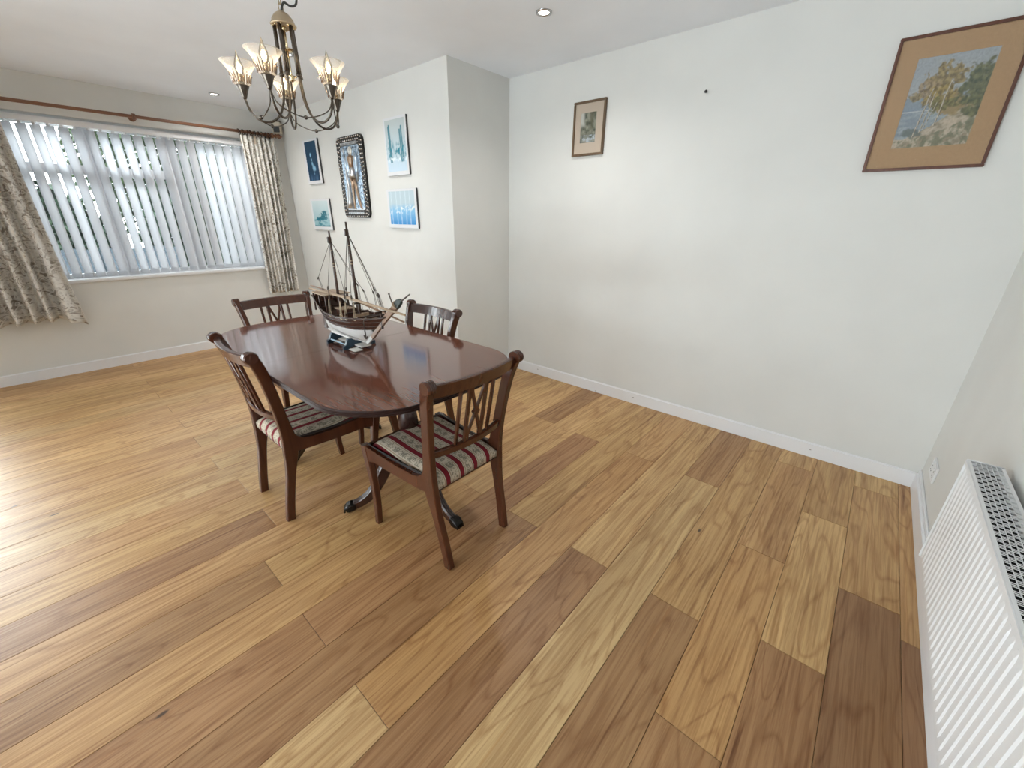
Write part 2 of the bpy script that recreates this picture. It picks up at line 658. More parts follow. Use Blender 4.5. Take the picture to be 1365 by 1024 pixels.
while True:
    xr = 0.0 if k == 0 else X0 - PW * (k - 1)
    xl = max(X0 - PW * k, XW)
    if xr <= XW + 0.002:
        break
    ytop = YB if xr > XS else (YP if xl < XS - 0.01 else YB)
    if xl < XS < xr:
        ytop = YB
    if k in joints:
        js, tn = joints[k]
    else:
        js = [-1.215, -3.04] if k % 2 else [-0.3, -2.12]
        tn = ''.join(rnd.choice('LLMMPL') for _ in range(4))
    ys = [ytop] + [j for j in js if j < ytop - 0.05] + [YF]
    for i in range(len(ys) - 1):
        y1, y0 = ys[i], ys[i + 1]
        bm = NB()
        g = 0.0007
        box_lohi(bm, (xl + g, y0 + g, -0.016), (xr - g, y1 - g, rnd.uniform(-0.0004, 0.0)))
        es = [e for e in bm.edges if all(v.co.z > -0.005 for v in e.verts)]
        bmesh.ops.bevel(bm, geom=es, offset=0.0009, segments=1, affect='EDGES')
        o = obj('plank', bm, M_OAK, floor)
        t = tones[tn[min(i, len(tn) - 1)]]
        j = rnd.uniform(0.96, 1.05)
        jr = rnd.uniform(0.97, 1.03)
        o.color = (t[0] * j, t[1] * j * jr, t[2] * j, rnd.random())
    k += 1

bm = NB()
box_lohi(bm, (XW - 0.3, YF - 0.1, H), (0.12, YB + 0.12, H + 0.12))
struct('ceiling', bm, M_CEIL)

bm = NB()
box_lohi(bm, (XS - 0.02, YB, -0.1), (0.12, YB + 0.12, H))
struct('wall_back', bm, M_WALL)
bm = NB()
box_lohi(bm, (XW - 0.28, YP, -0.1), (XS, YB + 0.12, H))
struct('wall_projecting', bm, M_WALL)
bm = NB()
box_lohi(bm, (0, YF, -0.1), (0.12, YB, H))
struct('wall_right', bm, M_WALL)

# left wall with window opening
WY0, WY1, WZ0, WZ1 = -1.80, 0.30, 0.805, 2.125
bm = NB()
T = 0.28
SY0, SY1, SZ1 = -3.75, -2.35, 2.12  # side opening out of view, invented to let in more light
box_lohi(bm, (XW - T, YF, -0.1), (XW, SY0, H))
box_lohi(bm, (XW - T, SY0, SZ1), (XW, SY1, H))
box_lohi(bm, (XW - T, SY0, -0.1), (XW, SY1, -0.001))
box_lohi(bm, (XW - T, SY1, -0.1), (XW, WY0, H))
box_lohi(bm, (XW - T, WY1, -0.1), (XW, YP, H))
box_lohi(bm, (XW - T, WY0, -0.1), (XW, WY1, WZ0))
box_lohi(bm, (XW - T, WY0, WZ1), (XW, WY1, H))
struct('wall_left', bm, M_WALL)

# front wall (behind the camera); its glazed doors are invented to admit light
DX0, DX1, DZ1 = -3.5, -0.8, 2.12
bm = NB()
box_lohi(bm, (XW - T, YF - 0.12, -0.1), (DX0, YF, H))
box_lohi(bm, (DX1, YF - 0.12, -0.1), (0.12, YF, H))
box_lohi(bm, (DX0, YF - 0.12, DZ1), (DX1, YF, H))
struct('wall_front', bm, M_WALL)
nleaf = 3
dw = (DX1 - DX0) / nleaf
for i in range(nleaf):
    a, b = DX0 + i * dw, DX0 + (i + 1) * dw
    bm = NB()
    box_lohi(bm, (a + 0.004, YF - 0.09, 0.0), (a + 0.08, YF - 0.03, DZ1 - 0.003), 0.004)
    box_lohi(bm, (b - 0.08, YF - 0.09, 0.0), (b - 0.004, YF - 0.03, DZ1 - 0.003), 0.004)
    box_lohi(bm, (a + 0.08, YF - 0.09, 0.0), (b - 0.08, YF - 0.03, 0.10), 0.004)
    box_lohi(bm, (a + 0.08, YF - 0.09, DZ1 - 0.09), (b - 0.08, YF - 0.03, DZ1 - 0.003), 0.004)
    d = struct('added_door_%d' % (i + 1), bm, M_UPVC)
    bm = NB()
    box_lohi(bm, (a + 0.081, YF - 0.063, 0.101), (b - 0.081, YF - 0.057, DZ1 - 0.091))
    obj('pane', bm, M_GLASS, d)

for i in range(2):  # two more invented glazed leaves, out of view, for the added side light
    a, b = SY0 + i * 0.7, SY0 + (i + 1) * 0.7
    bm = NB()
    x0_, x1_ = XW - 0.16, XW - 0.10
    box_lohi(bm, (x0_, a + 0.004, 0.0), (x1_, a + 0.08, SZ1 - 0.003), 0.004)
    box_lohi(bm, (x0_, b - 0.08, 0.0), (x1_, b - 0.004, SZ1 - 0.003), 0.004)
    box_lohi(bm, (x0_, a + 0.08, 0.0), (x1_, b - 0.08, 0.10), 0.004)
    box_lohi(bm, (x0_, a + 0.08, SZ1 - 0.09), (x1_, b - 0.08, SZ1 - 0.003), 0.004)
    d = struct('added_door_%d' % (4 + i), bm, M_UPVC)
    bm = NB()
    box_lohi(bm, (XW - 0.133, a + 0.081, 0.101), (XW - 0.127, b - 0.081, SZ1 - 0.091))
    obj('pane', bm, M_GLASS, d)


# baseboards
def chipped():
    m = mat('chipped_white_gloss', (0.83, 0.835, 0.85), 0.3)
    v = coords(m)
    vo = nd(m, 'ShaderNodeTexVoronoi')
    vo.inputs['Scale'].default_value = 11.0
    lk(m, coords(m, (1, 0.3, 1.8)), vo.inputs['Vector'])
    sp = ramp(m, vo.outputs['Distance'], [(0.0, (1, 1, 1)), (0.055, (1, 1, 1)), (0.085, (0, 0, 0))])
    ga = ramp(m, noise_tex(m, v, 2.3, 1), [(0.48, (0, 0, 0)), (0.52, (1, 1, 1))])
    lk(m, mix(m, math_n(m, 'MULTIPLY', sp, ga), (0.83, 0.835, 0.85), (0.30, 0.28, 0.27)), bsdf(m).inputs['Base Color'])
    return m


M_CHIP = chipped()
BH, BT = 0.094, 0.018


def base(name, lo, hi, m=M_GLOSS):
    bm = NB()
    box_lohi(bm, lo, hi)
    es = [e for e in bm.edges if all(v.co.z > 0.05 for v in e.verts)]
    bmesh.ops.bevel(bm, geom=es, offset=0.007, segments=3, affect='EDGES')
    struct(name, bm, m)


base('baseboard_back', (XS + BT, YB - BT, 0.0), (-BT, YB, BH), M_CHIP)
base('baseboard_right', (-BT, YF, 0.0), (0, YB, BH))
base('baseboard_left', (XW, SY1 + 0.01, 0.0), (XW + BT, YP, BH))
base('baseboard_projecting', (XW + BT, YP - BT, 0.0), (XS + BT, YP, BH))
base('baseboard_return', (XS, YP, 0.0), (XS + BT, YB, BH))
# pipe casing strip along the right wall above the skirting
bm = NB()
box_lohi(bm, (-0.010, -0.6, BH), (0, YB - 0.002, BH + 0.022), 0.004)
struct('trim_1', bm, M_GLOSS)

# ------------------------------------------------------------------ window
bm = NB()
fx0, fx1 = XW - 0.20, XW - 0.135
m1, m2 = -0.968, -0.39


def fr(y0, y1, z0, z1):
    box_lohi(bm, (fx0, y0, z0), (fx1, y1, z1), 0.006)


fr(WY0, WY0 + 0.06, WZ0, WZ1)
fr(WY1 - 0.06, WY1, WZ0, WZ1)
fr(WY0 + 0.06, WY1 - 0.06, WZ0, WZ0 + 0.06)
fr(WY0 + 0.06, WY1 - 0.06, WZ1 - 0.06, WZ1)
fr(m1 - 0.045, m1 + 0.045, WZ0 + 0.06, WZ1 - 0.06)
fr(m2 - 0.045, m2 + 0.045, WZ0 + 0.06, WZ1 - 0.06)
fr(WY0 + 0.06, m1 - 0.045, 1.70, 1.775)
fr(m1 + 0.045, m2 - 0.045, 1.70, 1.775)
win = struct('window_1', bm, M_UPVC)
for (a, b, c, d) in ((WY0 + 0.06, m1 - 0.045, WZ0 + 0.06, 1.70), (WY0 + 0.06, m1 - 0.045, 1.775, WZ1 - 0.06), (m1 + 0.045, m2 - 0.045, WZ0 + 0.06, 1.70),
                     (m1 + 0.045, m2 - 0.045, 1.775, WZ1 - 0.06), (m2 + 0.045, WY1 - 0.06, WZ0 + 0.06, WZ1 - 0.06)):
    bm = NB()
    box_lohi(bm, (XW - 0.172, a, c), (XW - 0.166, b, d))
    obj('pane', bm, M_GLASS, win)
bm = NB()
box_lohi(bm, (XW - 0.134, WY0, WZ0), (XW + 0.03, WY1, WZ0 + 0.026), 0.006)
obj('sill', bm, M_GLOSS, win)

# vertical blind: head rail, every slat with its weighted hem, beaded chain
bl = thing('vertical_blind', 'white fabric vertical slat blind hanging across the window recess', 'blind', (XW - 0.05, -0.75, WZ0 + 0.026))
bm = NB()
box_lohi(bm, (XW - 0.08, WY0 + 0.005, 2.062), (XW - 0.02, WY1 - 0.005, 2.105), 0.004)
obj('head_rail', bm, M_UPVC, bl)
proto_s = None
pitch = 0.0795
ns = int((WY1 - WY0 - 0.06) / pitch)
for i in range(ns):
    y = WY1 - 0.06 - i * pitch
    ang = math.radians(52 if y > -0.9 else 49)
    if proto_s is None:
        bm = NB()
        hw = 0.0445
        pts = [(-hw, 0.004), (-hw * 0.5, 0.0005), (0, -0.0008), (hw * 0.5, 0.0005), (hw, 0.004)]
        rings = []
        for z in (0.012, 0.07, 0.25, 0.6, 1.0, 1.215):
            rings.append([(-v, u, z) for u, v in pts])
        loft(bm, rings, cap=False, closed=False)
        bm2 = bm
        ret = bmesh.ops.solidify(bm2, geom=bm2.faces[:], thickness=0.0006)
        box_lohi(bm2, (-0.003, -hw * 0.98, 0.012), (0.003, hw * 0.98, 0.05), 0.001)
        proto_s = obj('slat', bm2, M_SLAT, bl, local=True)
        s = proto_s
        bm = NB()
        box_lohi(bm, (-0.004, -0.012, 1.212), (0.004, 0.012, 1.235))
        hk = obj('hanger', bm, M_UPVC, s, local=True)
    else:
        s = proto_s.copy()
        COL.objects.link(s)
        s.parent = bl
        h2 = hk.copy()
        COL.objects.link(h2)
        h2.parent = s
    s.location = (0, y + 0.75, 0)
    s.rotation_euler = (0, 0, -ang + random.uniform(-0.02, 0.02))
bm = NB()
tube(bm, [(XW - 0.052, y, WZ0 + 0.045 + 0.003 * math.sin(y * 40)) for y in [WY0 + 0.04 + i * 0.04 for i in range(51)]], 0.0012, 5)
obj('bead_chain', bm, M_PLASTIC, bl)

# curtain pole with rings, bracket and finial
cpz, cpx = 2.178, XW + 0.10
cp = thing('curtain_pole', 'long brown wooden curtain pole with rings above the window', 'curtain pole', (XW, -0.638, cpz))
bm = NB()
tube(bm, [(cpx, -2.15, cpz), (cpx, 0.53, cpz)], 0.0135, 12)
obj('pole', bm, M_POLE, cp)
bm = NB()
for y in (-0.638, 0.50, -2.1):
    bm = NB()
    tube(bm, [(XW + 0.001, y, cpz), (XW + 0.012, y, cpz), (XW + 0.013, y, cpz), (cpx, y, cpz)], [0.028, 0.028, 0.011, 0.011], 12)
    tube(bm, [(cpx, y - 0.012, cpz), (cpx, y + 0.012, cpz)], 0.024, 14)
    ball(bm, (cpx + 0.022, y, cpz - 0.012), 0.011, 10)
    obj('bracket', bm, M_POLE, cp)
bm = NB()
lathe(bm, [(0.0135, 0), (0.022, 0.006), (0.022, 0.014), (0.014, 0.02), (0.024, 0.035), (0.020, 0.052), (0.008, 0.066), (0.003, 0.078)], (0, 0, 0), 14)
bmesh.ops.transform(bm, matrix=Matrix.Translation((cpx, 0.53, cpz)) @ Matrix.Rotation(-PI / 2, 4, 'X'), verts=bm.verts)
obj('finial', bm, M_POLE, cp)


def ring_bm(y, tilt):
    bm = NB()
    pts = []
    for k2 in range(15):
        a = 2 * PI * k2 / 14
        pts.append((cpx + 0.025 * math.cos(a), y + tilt * math.sin(a) * 0.012, cpz - 0.006 + 0.025 * math.sin(a)))
    tube(bm, pts, 0.0048, 6, cap=False)
    tube(bm, [(cpx, y, cpz - 0.029), (cpx, y, cpz - 0.036)], 0.0025, 5)
    return bm


for i in range(9):
    obj('curtain_ring', ring_bm(0.185 + i * 0.036, random.uniform(-1, 1)), M_CHAIRD, cp)
for i in range(6):
    obj('curtain_ring', ring_bm(-1.50 - i * 0.085, random.uniform(-1, 1)), M_POLE, cp)


def curtain(name, label, y0, y1, ztop, zbot, folds, flare, seed, deep=1.0):
    """pleated drop: y0..y1 along the wall, folds deepen downward; flare(t, s) shifts the sheet"""
    r = random.Random(seed)
    ph = [r.uniform(-0.5, 0.5) for _ in range(folds + 2)]
    nx, nz = folds * 12, 44
    t = thing(name, label, 'curtain', (cpx, (y0 + y1) / 2, zbot))
    bm = NB()
    uvl = bm.loops.layers.uv.new('UVMap')
    grid = []
    for iz in range(nz + 1):
        s = iz / nz            # 0 top .. 1 bottom
        row = []
        for ix in range(nx + 1):
            u = ix / nx
            f = u * folds
            kf = int(min(f, folds - 0.001))
            amp = (0.018 + 0.026 * s ** 0.6) * (0.75 + 0.45 * math.sin(ph[kf] * 6)) * deep
            w = math.sin(2 * PI * (f + 0.12 * math.sin(3 * s + ph[kf] * 4)))
            x = cpx + amp * w + 0.006 * math.sin(5 * s + u * 9)
            y = y0 + (y1 - y0) * u + 0.010 * math.cos(2 * PI * f) * s
            z = ztop + (zbot - ztop) * s
            dx, dy, dz = flare(u, s)
            row.append((bm.verts.new((x + dx, y + dy, z + dz)), (u * folds * 0.11 + seed, s * (ztop - zbot))))
        grid.append(row)
    for iz in range(nz):
        for ix in range(nx):
            q = (grid[iz][ix], grid[iz][ix + 1], grid[iz + 1][ix + 1], grid[iz + 1][ix])
            fc = bm.faces.new([v[0] for v in q])
            fc.smooth = True
            for l, v in zip(fc.loops, q):
                l[uvl].uv = v[1]
    o = obj('drape', bm, M_CURT, t)
    so = o.modifiers.new('thickness', 'SOLIDIFY')
    so.thickness = 0.003
    bm = NB()
    n = folds * 8
    rows = []
    for z, e in ((ztop + 0.004, 0.0), (ztop - 0.07, 0.0)):
        for sgn in (1,):
            rows.append([(cpx + 0.019 * math.sin(2 * PI * folds * i / n) - 0.004, y0 + (y1 - y0) * i / n, z) for i in range(n + 1)])
    loft(bm, rows, cap=False, closed=False)
    o2 = obj('heading_tape', bm, M_LINING, t)
    return t


def flareR(u, s):
    return (0.0, -0.025 * (1 - u) * s - 0.05 * u * s ** 1.2 + 0.0 * s, 0.0)


def flareL(u, s):
    e = max(0.0, (u - 0.8) / 0.2)
    return (0.02 * s + 0.05 * e * s ** 2, 0.04 * e * s ** 3 - 0.03 * s * (1 - u), -0.07 * e ** 1.5 * s ** 6)


curtain('curtain', 'gathered floral curtain at the corner end of the window, beside the blue prints', 0.185, 0.525, 2.145, 0.535, 8, flareR, 2)
curtain('curtain', 'floral curtain at the far left of the photo with a flared corner', -2.00, -1.455, 2.145, 0.52, 6, flareL, 5, 1.6)

# ------------------------------------------------------------------ downlights
def downlight(x, y, label):
    t = thing('downlight', label, 'downlight', (x, y, H), 0, 'recessed ceiling downlights')
    bm = NB()
    lathe(bm, [(0.043, 0.0), (0.041, -0.005), (0.033, -0.006), (0.028, 0.0), (0.028, 0.0015), (0.043, 0.0015)], (x, y, H - 0.0016), 24, cap=False)
    obj('bezel', bm, M_CHROME, t)
    bm = NB()
    lathe(bm, [(0.0275, -0.0015), (0.024, -0.004), (0.012, -0.0055), (0.001, -0.006)], (x, y, H), 20)
    obj('lamp', bm, M_SPOT, t)
    l = bpy.data.lights.new('downlight_beam', 'SPOT')
    l.energy = 36
    l.spot_size = math.radians(150)
    l.spot_blend = 1.0
    l.color = (1.0, 0.97, 0.93)
    l.shadow_soft_size = 0.04
    lo = bpy.data.objects.new('downlight_beam', l)
    COL.objects.link(lo)
    lo.parent = t
    lo.location = (0, 0, -0.012)


downlight(-2.163, 0.575, 'lit ceiling downlight with a nickel rim near the alcove corner')
downlight(-5.42, -0.073, 'lit ceiling downlight close to the window wall, above the curtain pole')
downlight(-3.878, -0.057, 'lit ceiling downlight seen between the chandelier tubes')

# ------------------------------------------------------------------ chandelier
CX, CY, ZB, RC = -2.45, -0.704, 1.8547, 0.1855
AZ = [math.radians(a) for a in (237.47, 309.47, 21.47, 93.47, 165.47)]
ch = thing('chandelier', 'five-arm bronze chandelier with flared glass shades hanging above the table', 'chandelier', (CX, CY, H))
bm = NB()
lathe(bm, [(0.004, 0.042), (0.012, 0.040), (0.026, 0.031), (0.038, 0.016), (0.043, 0.002), (0.045, 0.0), (0.047, -0.003), (0.044, -0.006), (0.036, -0.005), (0.03, 0.002)],
      (CX, CY, 2.066), 28)
obj('canopy_dome', bm, M_DOME, ch)
bm = NB()
for k in range(10):
    a = 2 * PI * k / 10
    ball(bm, (CX + 0.038 * math.cos(a), CY + 0.038 * math.sin(a), 2.059), 0.0045, 8)
obj('beaded_collar', bm, M_BRASS, ch)['kind'] = 'stuff'
bm = NB()
ball(bm, (CX, CY, 2.056), 0.008, 10)
obj('collar_screw', bm, M_BRASS, ch)
bm = NB()
z = 2.106
i = 0
while z < H - 0.012:
    pts = []
    for k in range(13):
        a = 2 * PI * k / 12
        u, v = 0.0085 * math.cos(a), 0.014 * math.sin(a)
        pts.append((CX + (u if i % 2 else 0), CY + (0 if i % 2 else u), z + 0.012 + v))
    tube(bm, pts, 0.0021, 6, cap=False)
    z += 0.0235
    i += 1
lathe(bm, [(0.012, -0.004), (0.03, -0.012), (0.035, 0.0)], (CX, CY, H), 16)
obj('chain', bm, M_DOME, ch)
bm = NB()
tube(bm, bez([(CX, CY, 2.108), (CX + 0.006, CY + 0.012, 2.135), (CX + 0.015, CY + 0.033, 2.128), (CX + 0.024, CY + 0.052, 2.140), (CX + 0.026, CY + 0.056, 2.19),
              (CX + 0.020, CY + 0.045, 2.26), (CX + 0.008, CY + 0.02, 2.33), (CX, CY + 0.005, 2.395)], 8), 0.004, 8)
obj('cable', bm, M_CABLE, ch)
bm = NB()
tube(bm, [(CX, CY, 1.97), (CX, CY, 2.06)], 0.004, 8)
lathe(bm, [(0.002, -0.006), (0.022, -0.003), (0.026, 0.0), (0.022, 0.003), (0.002, 0.006)], (CX, CY, 1.985), 18)
lathe(bm, [(0.002, -0.014), (0.012, -0.008), (0.008, 0.0), (0.020, 0.004), (0.002, 0.010)], (CX, CY, 1.895), 18)
tube(bm, [(CX, CY, 1.885), (CX, CY, 1.985)], 0.003, 8)
obj('spacer_disc', bm, M_BRASS, ch)

for ai, a in enumerate(AZ):
    ca, sa = math.cos(a), math.sin(a)

    def P(r, z):
        return (CX + r * ca, CY + r * sa, z)
    bm = NB()
    tube(bm, [P(0.033, 2.062), P(0.0345, 1.99), P(0.036, 1.90)], 0.0072, 10)
    tube(bm, [P(0.036, 1.906), P(0.036, 1.897)], 0.0095, 10)
    tube(bm, bez([P(0.036, 1.90), P(0.038, 1.86), P(0.046, 1.81), P(0.068, 1.762), P(0.102, 1.737), P(0.138, 1.737), P(0.166, 1.757), P(0.181, 1.787), P(RC, 1.818)], 6), 0.0045, 8)
    arm = obj('arm', bm, M_BRONZE, ch)
    cx, cy = P(RC, 0)[:2]
    bm = NB()
    lathe(bm, [(0.0045, -0.046), (0.0075, -0.042), (0.009, -0.038), (0.016, -0.018), (0.0235, -0.002), (0.024, 0.0), (0.02, 0.002), (0.004, 0.003)], (cx, cy, ZB), 18)
    obj('cup', bm, M_BRONZE, arm)
    bm = NB()
    lathe(bm, [(0.0225, 0.001), (0.0275, 0.002), (0.030, 0.010), (0.0325, 0.022), (0.037, 0.038), (0.045, 0.054), (0.056, 0.068), (0.062, 0.0735), (0.0628, 0.0755),
               (0.0612, 0.0762), (0.0545, 0.0695), (0.0435, 0.0555), (0.0355, 0.039), (0.031, 0.022), (0.0285, 0.010), (0.026, 0.004), (0.0225, 0.004)], (cx, cy, ZB), 28, cap=False)
    obj('glass_shade', bm, M_SHADE, arm)
    bm = NB()
    for k in range(20):
        b = 2 * PI * k / 20
        hz = 0.044 if k % 2 else 0.034
        pts = []
        for r0, z0 in ((0.0298, 0.006), (0.0322, 0.016), (0.0355, 0.028), (0.0405, hz)):
            pts.append((cx + r0 * math.cos(b), cy + r0 * math.sin(b), ZB + z0))
        tube(bm, pts, [0.0022, 0.0026, 0.0022, 0.0008], 5)
    obj('cut_flutes', bm, M_FLUTE, arm)
    bm = NB()
    lathe(bm, [(0.0095, 0.004), (0.0098, 0.03), (0.0105, 0.032), (0.0105, 0.0345)], (cx, cy, ZB), 12)
    obj('candle_sleeve', bm, M_BRASS, arm)
    bm = NB()
    lathe(bm, [(0.008, 0.035), (0.0135, 0.044), (0.0165, 0.056), (0.0155, 0.068), (0.011, 0.082), (0.0055, 0.096), (0.0022, 0.108), (0.0008, 0.113)], (cx, cy, ZB), 14)
    bulb = obj('bulb', bm, M_BULB, arm)
    bm = NB()
    lathe(bm, [(0.001, 0.046), (0.0058, 0.050), (0.0078, 0.058), (0.0058, 0.068), (0.001, 0.076)], (cx, cy, ZB), 10)
    obj('filament', bm, M_FIL, arm)
    # wire swag to the neighbouring cup, with its bead
    b2 = AZ[(ai + 1) % 5]
    p0 = Vector(P(RC, ZB - 0.040))
    p1 = Vector((CX + RC * math.cos(b2), CY + RC * math.sin(b2), ZB - 0.040))
    mid = (p0 + p1) / 2
    mid.z = 1.735
    q0 = p0.lerp(mid, 0.16) + Vector((0, 0, -0.030))
    q1 = p1.lerp(mid, 0.16) + Vector((0, 0, -0.030))
    r0 = p0.lerp(mid, 0.55)
    r0.z = 1.746
    r1 = p1.lerp(mid, 0.55)
    r1.z = 1.746
    bm = NB()
    tube(bm, bez([p0, q0, r0, mid, r1, q1, p1], 6), 0.0024, 6)
    sw = obj('swag', bm, M_BRONZE, ch)
    bm = NB()
    ball(bm, mid, 0.0078, 10)
    obj('bead', bm, M_BRONZE, sw)

# ================================================================== DINING TABLE
TZ = 0.752
TX0, TX1, TYC, TYH = -3.305, -1.585, -0.616, 0.457
SEAM = -2.472
tb = thing('dining_table', 'polished mahogany twin-pedestal dining table carrying the model ship', 'table', (SEAM, TYC, 0))


def table_outline(n=14):
    """rounded-end outline, anticlockwise, starting on the near side"""
    pts = []
    R, bow = 0.24, 0.055
    xr, xl = TX1 - bow, TX0 + bow

    def corner(cx, cy, a0, a1):
        return [(cx + R * math.cos(a0 + (a1 - a0) * k / n), cy + R * math.sin(a0 + (a1 - a0) * k / n)) for k in range(n + 1)]
    y0, y1 = TYC - TYH, TYC + TYH
    pts += corner(xr - R, y0 + R, -PI / 2, 0)
    pts += [(xr, y0 + R + (y1 - y0 - 2 * R) * k / 10) for k in range(1, 10)]
    pts += corner(xr - R, y1 - R, 0, PI / 2)
    pts += [(xr - R + (xl + R - xr + R) * k / 12, y1) for k in range(1, 12)]
    pts += corner(xl + R, y1 - R, PI / 2, PI)
    pts += [(xl, y1 - R - (y1 - y0 - 2 * R) * k / 10) for k in range(1, 10)]
    pts += corner(xl + R, y0 + R, PI, 1.5 * PI)
    pts += [(xl + R + (xr - R - xl - R) * k / 12, y0) for k in range(1, 12)]
    out = []
    for x, y in pts:
        v = (y - TYC) / TYH
        k = bow * (1 - v * v)
        lim = xr - R
        if x > lim:
            x += k * min(1, (x - lim) / R)
        lim = xl + R
        if x < lim:
            x -= k * min(1, (lim - x) / R)
        # slight swelling of the long sides
        s = (x - SEAM) / 0.87
        y += (0.0 * (1 - s * s)) * (1 if y > TYC else -1) * (1 if abs(v) > 0.9 else 0)
        out.append((x, y))
    return out


OUT = table_outline()


def half_top(sign):
    g = 0.0007
    pts = [(x, y) for x, y in OUT if (x - SEAM) * sign > 0.01]
    # rotate the list so the open ends lie on the seam
    best = max(range(len(pts)), key=lambda i: (Vector(pts[i]) - Vector(pts[(i + 1) % len(pts)])).length)
    pts = pts[best + 1:] + pts[:best + 1]
    sx = SEAM + sign * g
    pts = [(sx, pts[0][1])] + pts + [(sx, pts[-1][1])]
    cx, cy = SEAM, TYC
    bm = NB()
    prof = [(0.0, -0.024), (0.004, -0.0235), (0.006, -0.020), (0.003, -0.0165), (0.006, -0.013), (0.003, -0.0095), (0.0045, -0.005), (0.003, -0.001), (0.0, 0.0)]
    rings = []
    nn = len(pts)
    nrm = []
    for i, (x, y) in enumerate(pts):
        a, b = pts[max(i - 1, 0)], pts[min(i + 1, nn - 1)]
        d = Vector((b[0] - a[0], b[1] - a[1]))
        q = Vector((d.y, -d.x))
        q = q.normalized() if q.length > 1e-9 else Vector((0, 0))
        if i in (0, nn - 1):
            q = Vector((0, -1 if y < cy else 1))
        nrm.append(q)
    for e, z in prof:
        rings.append([(x + n_.x * e, y + n_.y * e, TZ + z) for (x, y), n_ in zip(pts, nrm)])
    loft(bm, rings, cap=True, closed=True, smooth=False, mi=1)
    bm.faces.ensure_lookup_table()
    for f in bm.faces:
        if len(f.verts) > 6:
            f.material_index = 0
    return bm


for sgn in (1, -1):
    obj('tabletop_leaf', half_top(sgn), [M_TABLE, M_TEDGE], tb)
bm = NB()
box_lohi(bm, (-3.06, TYC - 0.20, TZ - 0.066), (-1.90, TYC - 0.16, TZ - 0.026), 0.003)
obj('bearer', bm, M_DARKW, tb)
bm = NB()
box_lohi(bm, (-3.06, TYC + 0.16, TZ - 0.066), (-1.90, TYC + 0.20, TZ - 0.026), 0.003)
obj('bearer', bm, M_DARKW, tb)


def pedestal(px, flip):
    bm = NB()
    lathe(bm, [(0.020, 0.215), (0.052, 0.225), (0.055, 0.24), (0.055, 0.335), (0.046, 0.345), (0.032, 0.352), (0.043, 0.365), (0.043, 0.377), (0.034, 0.385), (0.040, 0.40),
               (0.047, 0.43), (0.049, 0.46), (0.045, 0.50), (0.036, 0.545), (0.030, 0.575), (0.043, 0.583), (0.045, 0.592), (0.035, 0.60), (0.040, 0.612), (0.044, 0.64), (0.045, 0.672)],
          (px, TYC, 0), 26)
    bx(bm, (px, TYC, 0.679), (0.30, 0.36, 0.014), None, 0.003)
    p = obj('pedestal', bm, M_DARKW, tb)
    for a in (0, 2 * PI / 3, -2 * PI / 3):
        a = a + (PI if flip else 0)
        u = Vector((math.cos(a), math.sin(a), 0))
        side = Vector((-u.y, u.x, 0))
        c = Vector((px, TYC, 0))
        path = bez([(0.035, 0.285), (0.085, 0.268), (0.130, 0.215), (0.168, 0.145), (0.212, 0.082), (0.262, 0.047), (0.300, 0.034)], 5)
        pts = [c + u * q.x + Vector((0, 0, q.y)) for q in [Vector((w[0], w[1])) for w in path]] if False else [c + u * w[0] + Vector((0, 0, w[1])) for w in [(q.x, q.y) for q in path]]
        n = len(pts)
        bm = NB()
        ws = [0.046 - 0.012 * i / (n - 1) for i in range(n)]
        ds = [0.080 - 0.045 * (i / (n - 1)) ** 0.7 for i in range(n)]
        sweep(bm, pts, ws, ds, side, 0.12)
        # reeding along the top of the leg
        for k in (-1, 0, 1):
            rp = []
            for i, q in enumerate(pts[4:]):
                t = (pts[min(i + 5, n - 1)] - pts[i + 3]).normalized()
                up = side.cross(t)
                if up.z < 0:
                    up = -up
                rp.append(q + up * (ds[i + 4] / 2) + side * k * 0.010)
            tube(bm, rp, 0.0045, 5)
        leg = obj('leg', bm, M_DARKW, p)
        bm = NB()
        e = c + u * 0.295
        sweep(bm, [e + Vector((0, 0, 0.034)), e + u * 0.016 + Vector((0, 0, 0.031)), e + u * 0.034 + Vector((0, 0, 0.024)), e + u * 0.046 + Vector((0, 0, 0.018))],
              [0.042, 0.046, 0.048, 0.040], [0.040, 0.050, 0.044, 0.032], side, 0.22)
        for k in (-1.5, -0.5, 0.5, 1.5):
            w = side * k * 0.011
            tube(bm, [e + u * 0.010 + w + Vector((0, 0, 0.050)), e + u * 0.030 + w + Vector((0, 0, 0.046)), e + u * 0.047 + w + Vector((0, 0, 0.030)), e + u * 0.054 + w + Vector((0, 0, 0.010))],
                 [0.004, 0.006, 0.007, 0.005], 6)
        tube(bm, [e + u * 0.030 - side * 0.012 + Vector((0, 0, 0.006)), e + u * 0.030 + side * 0.012 + Vector((0, 0, 0.006))], 0.006, 8)
        f = obj('claw_foot', bm, M_CLAW, p)
        f['label'] = 'black cast claw foot cap'


pedestal(-2.0, False)
pedestal(-2.98, True)


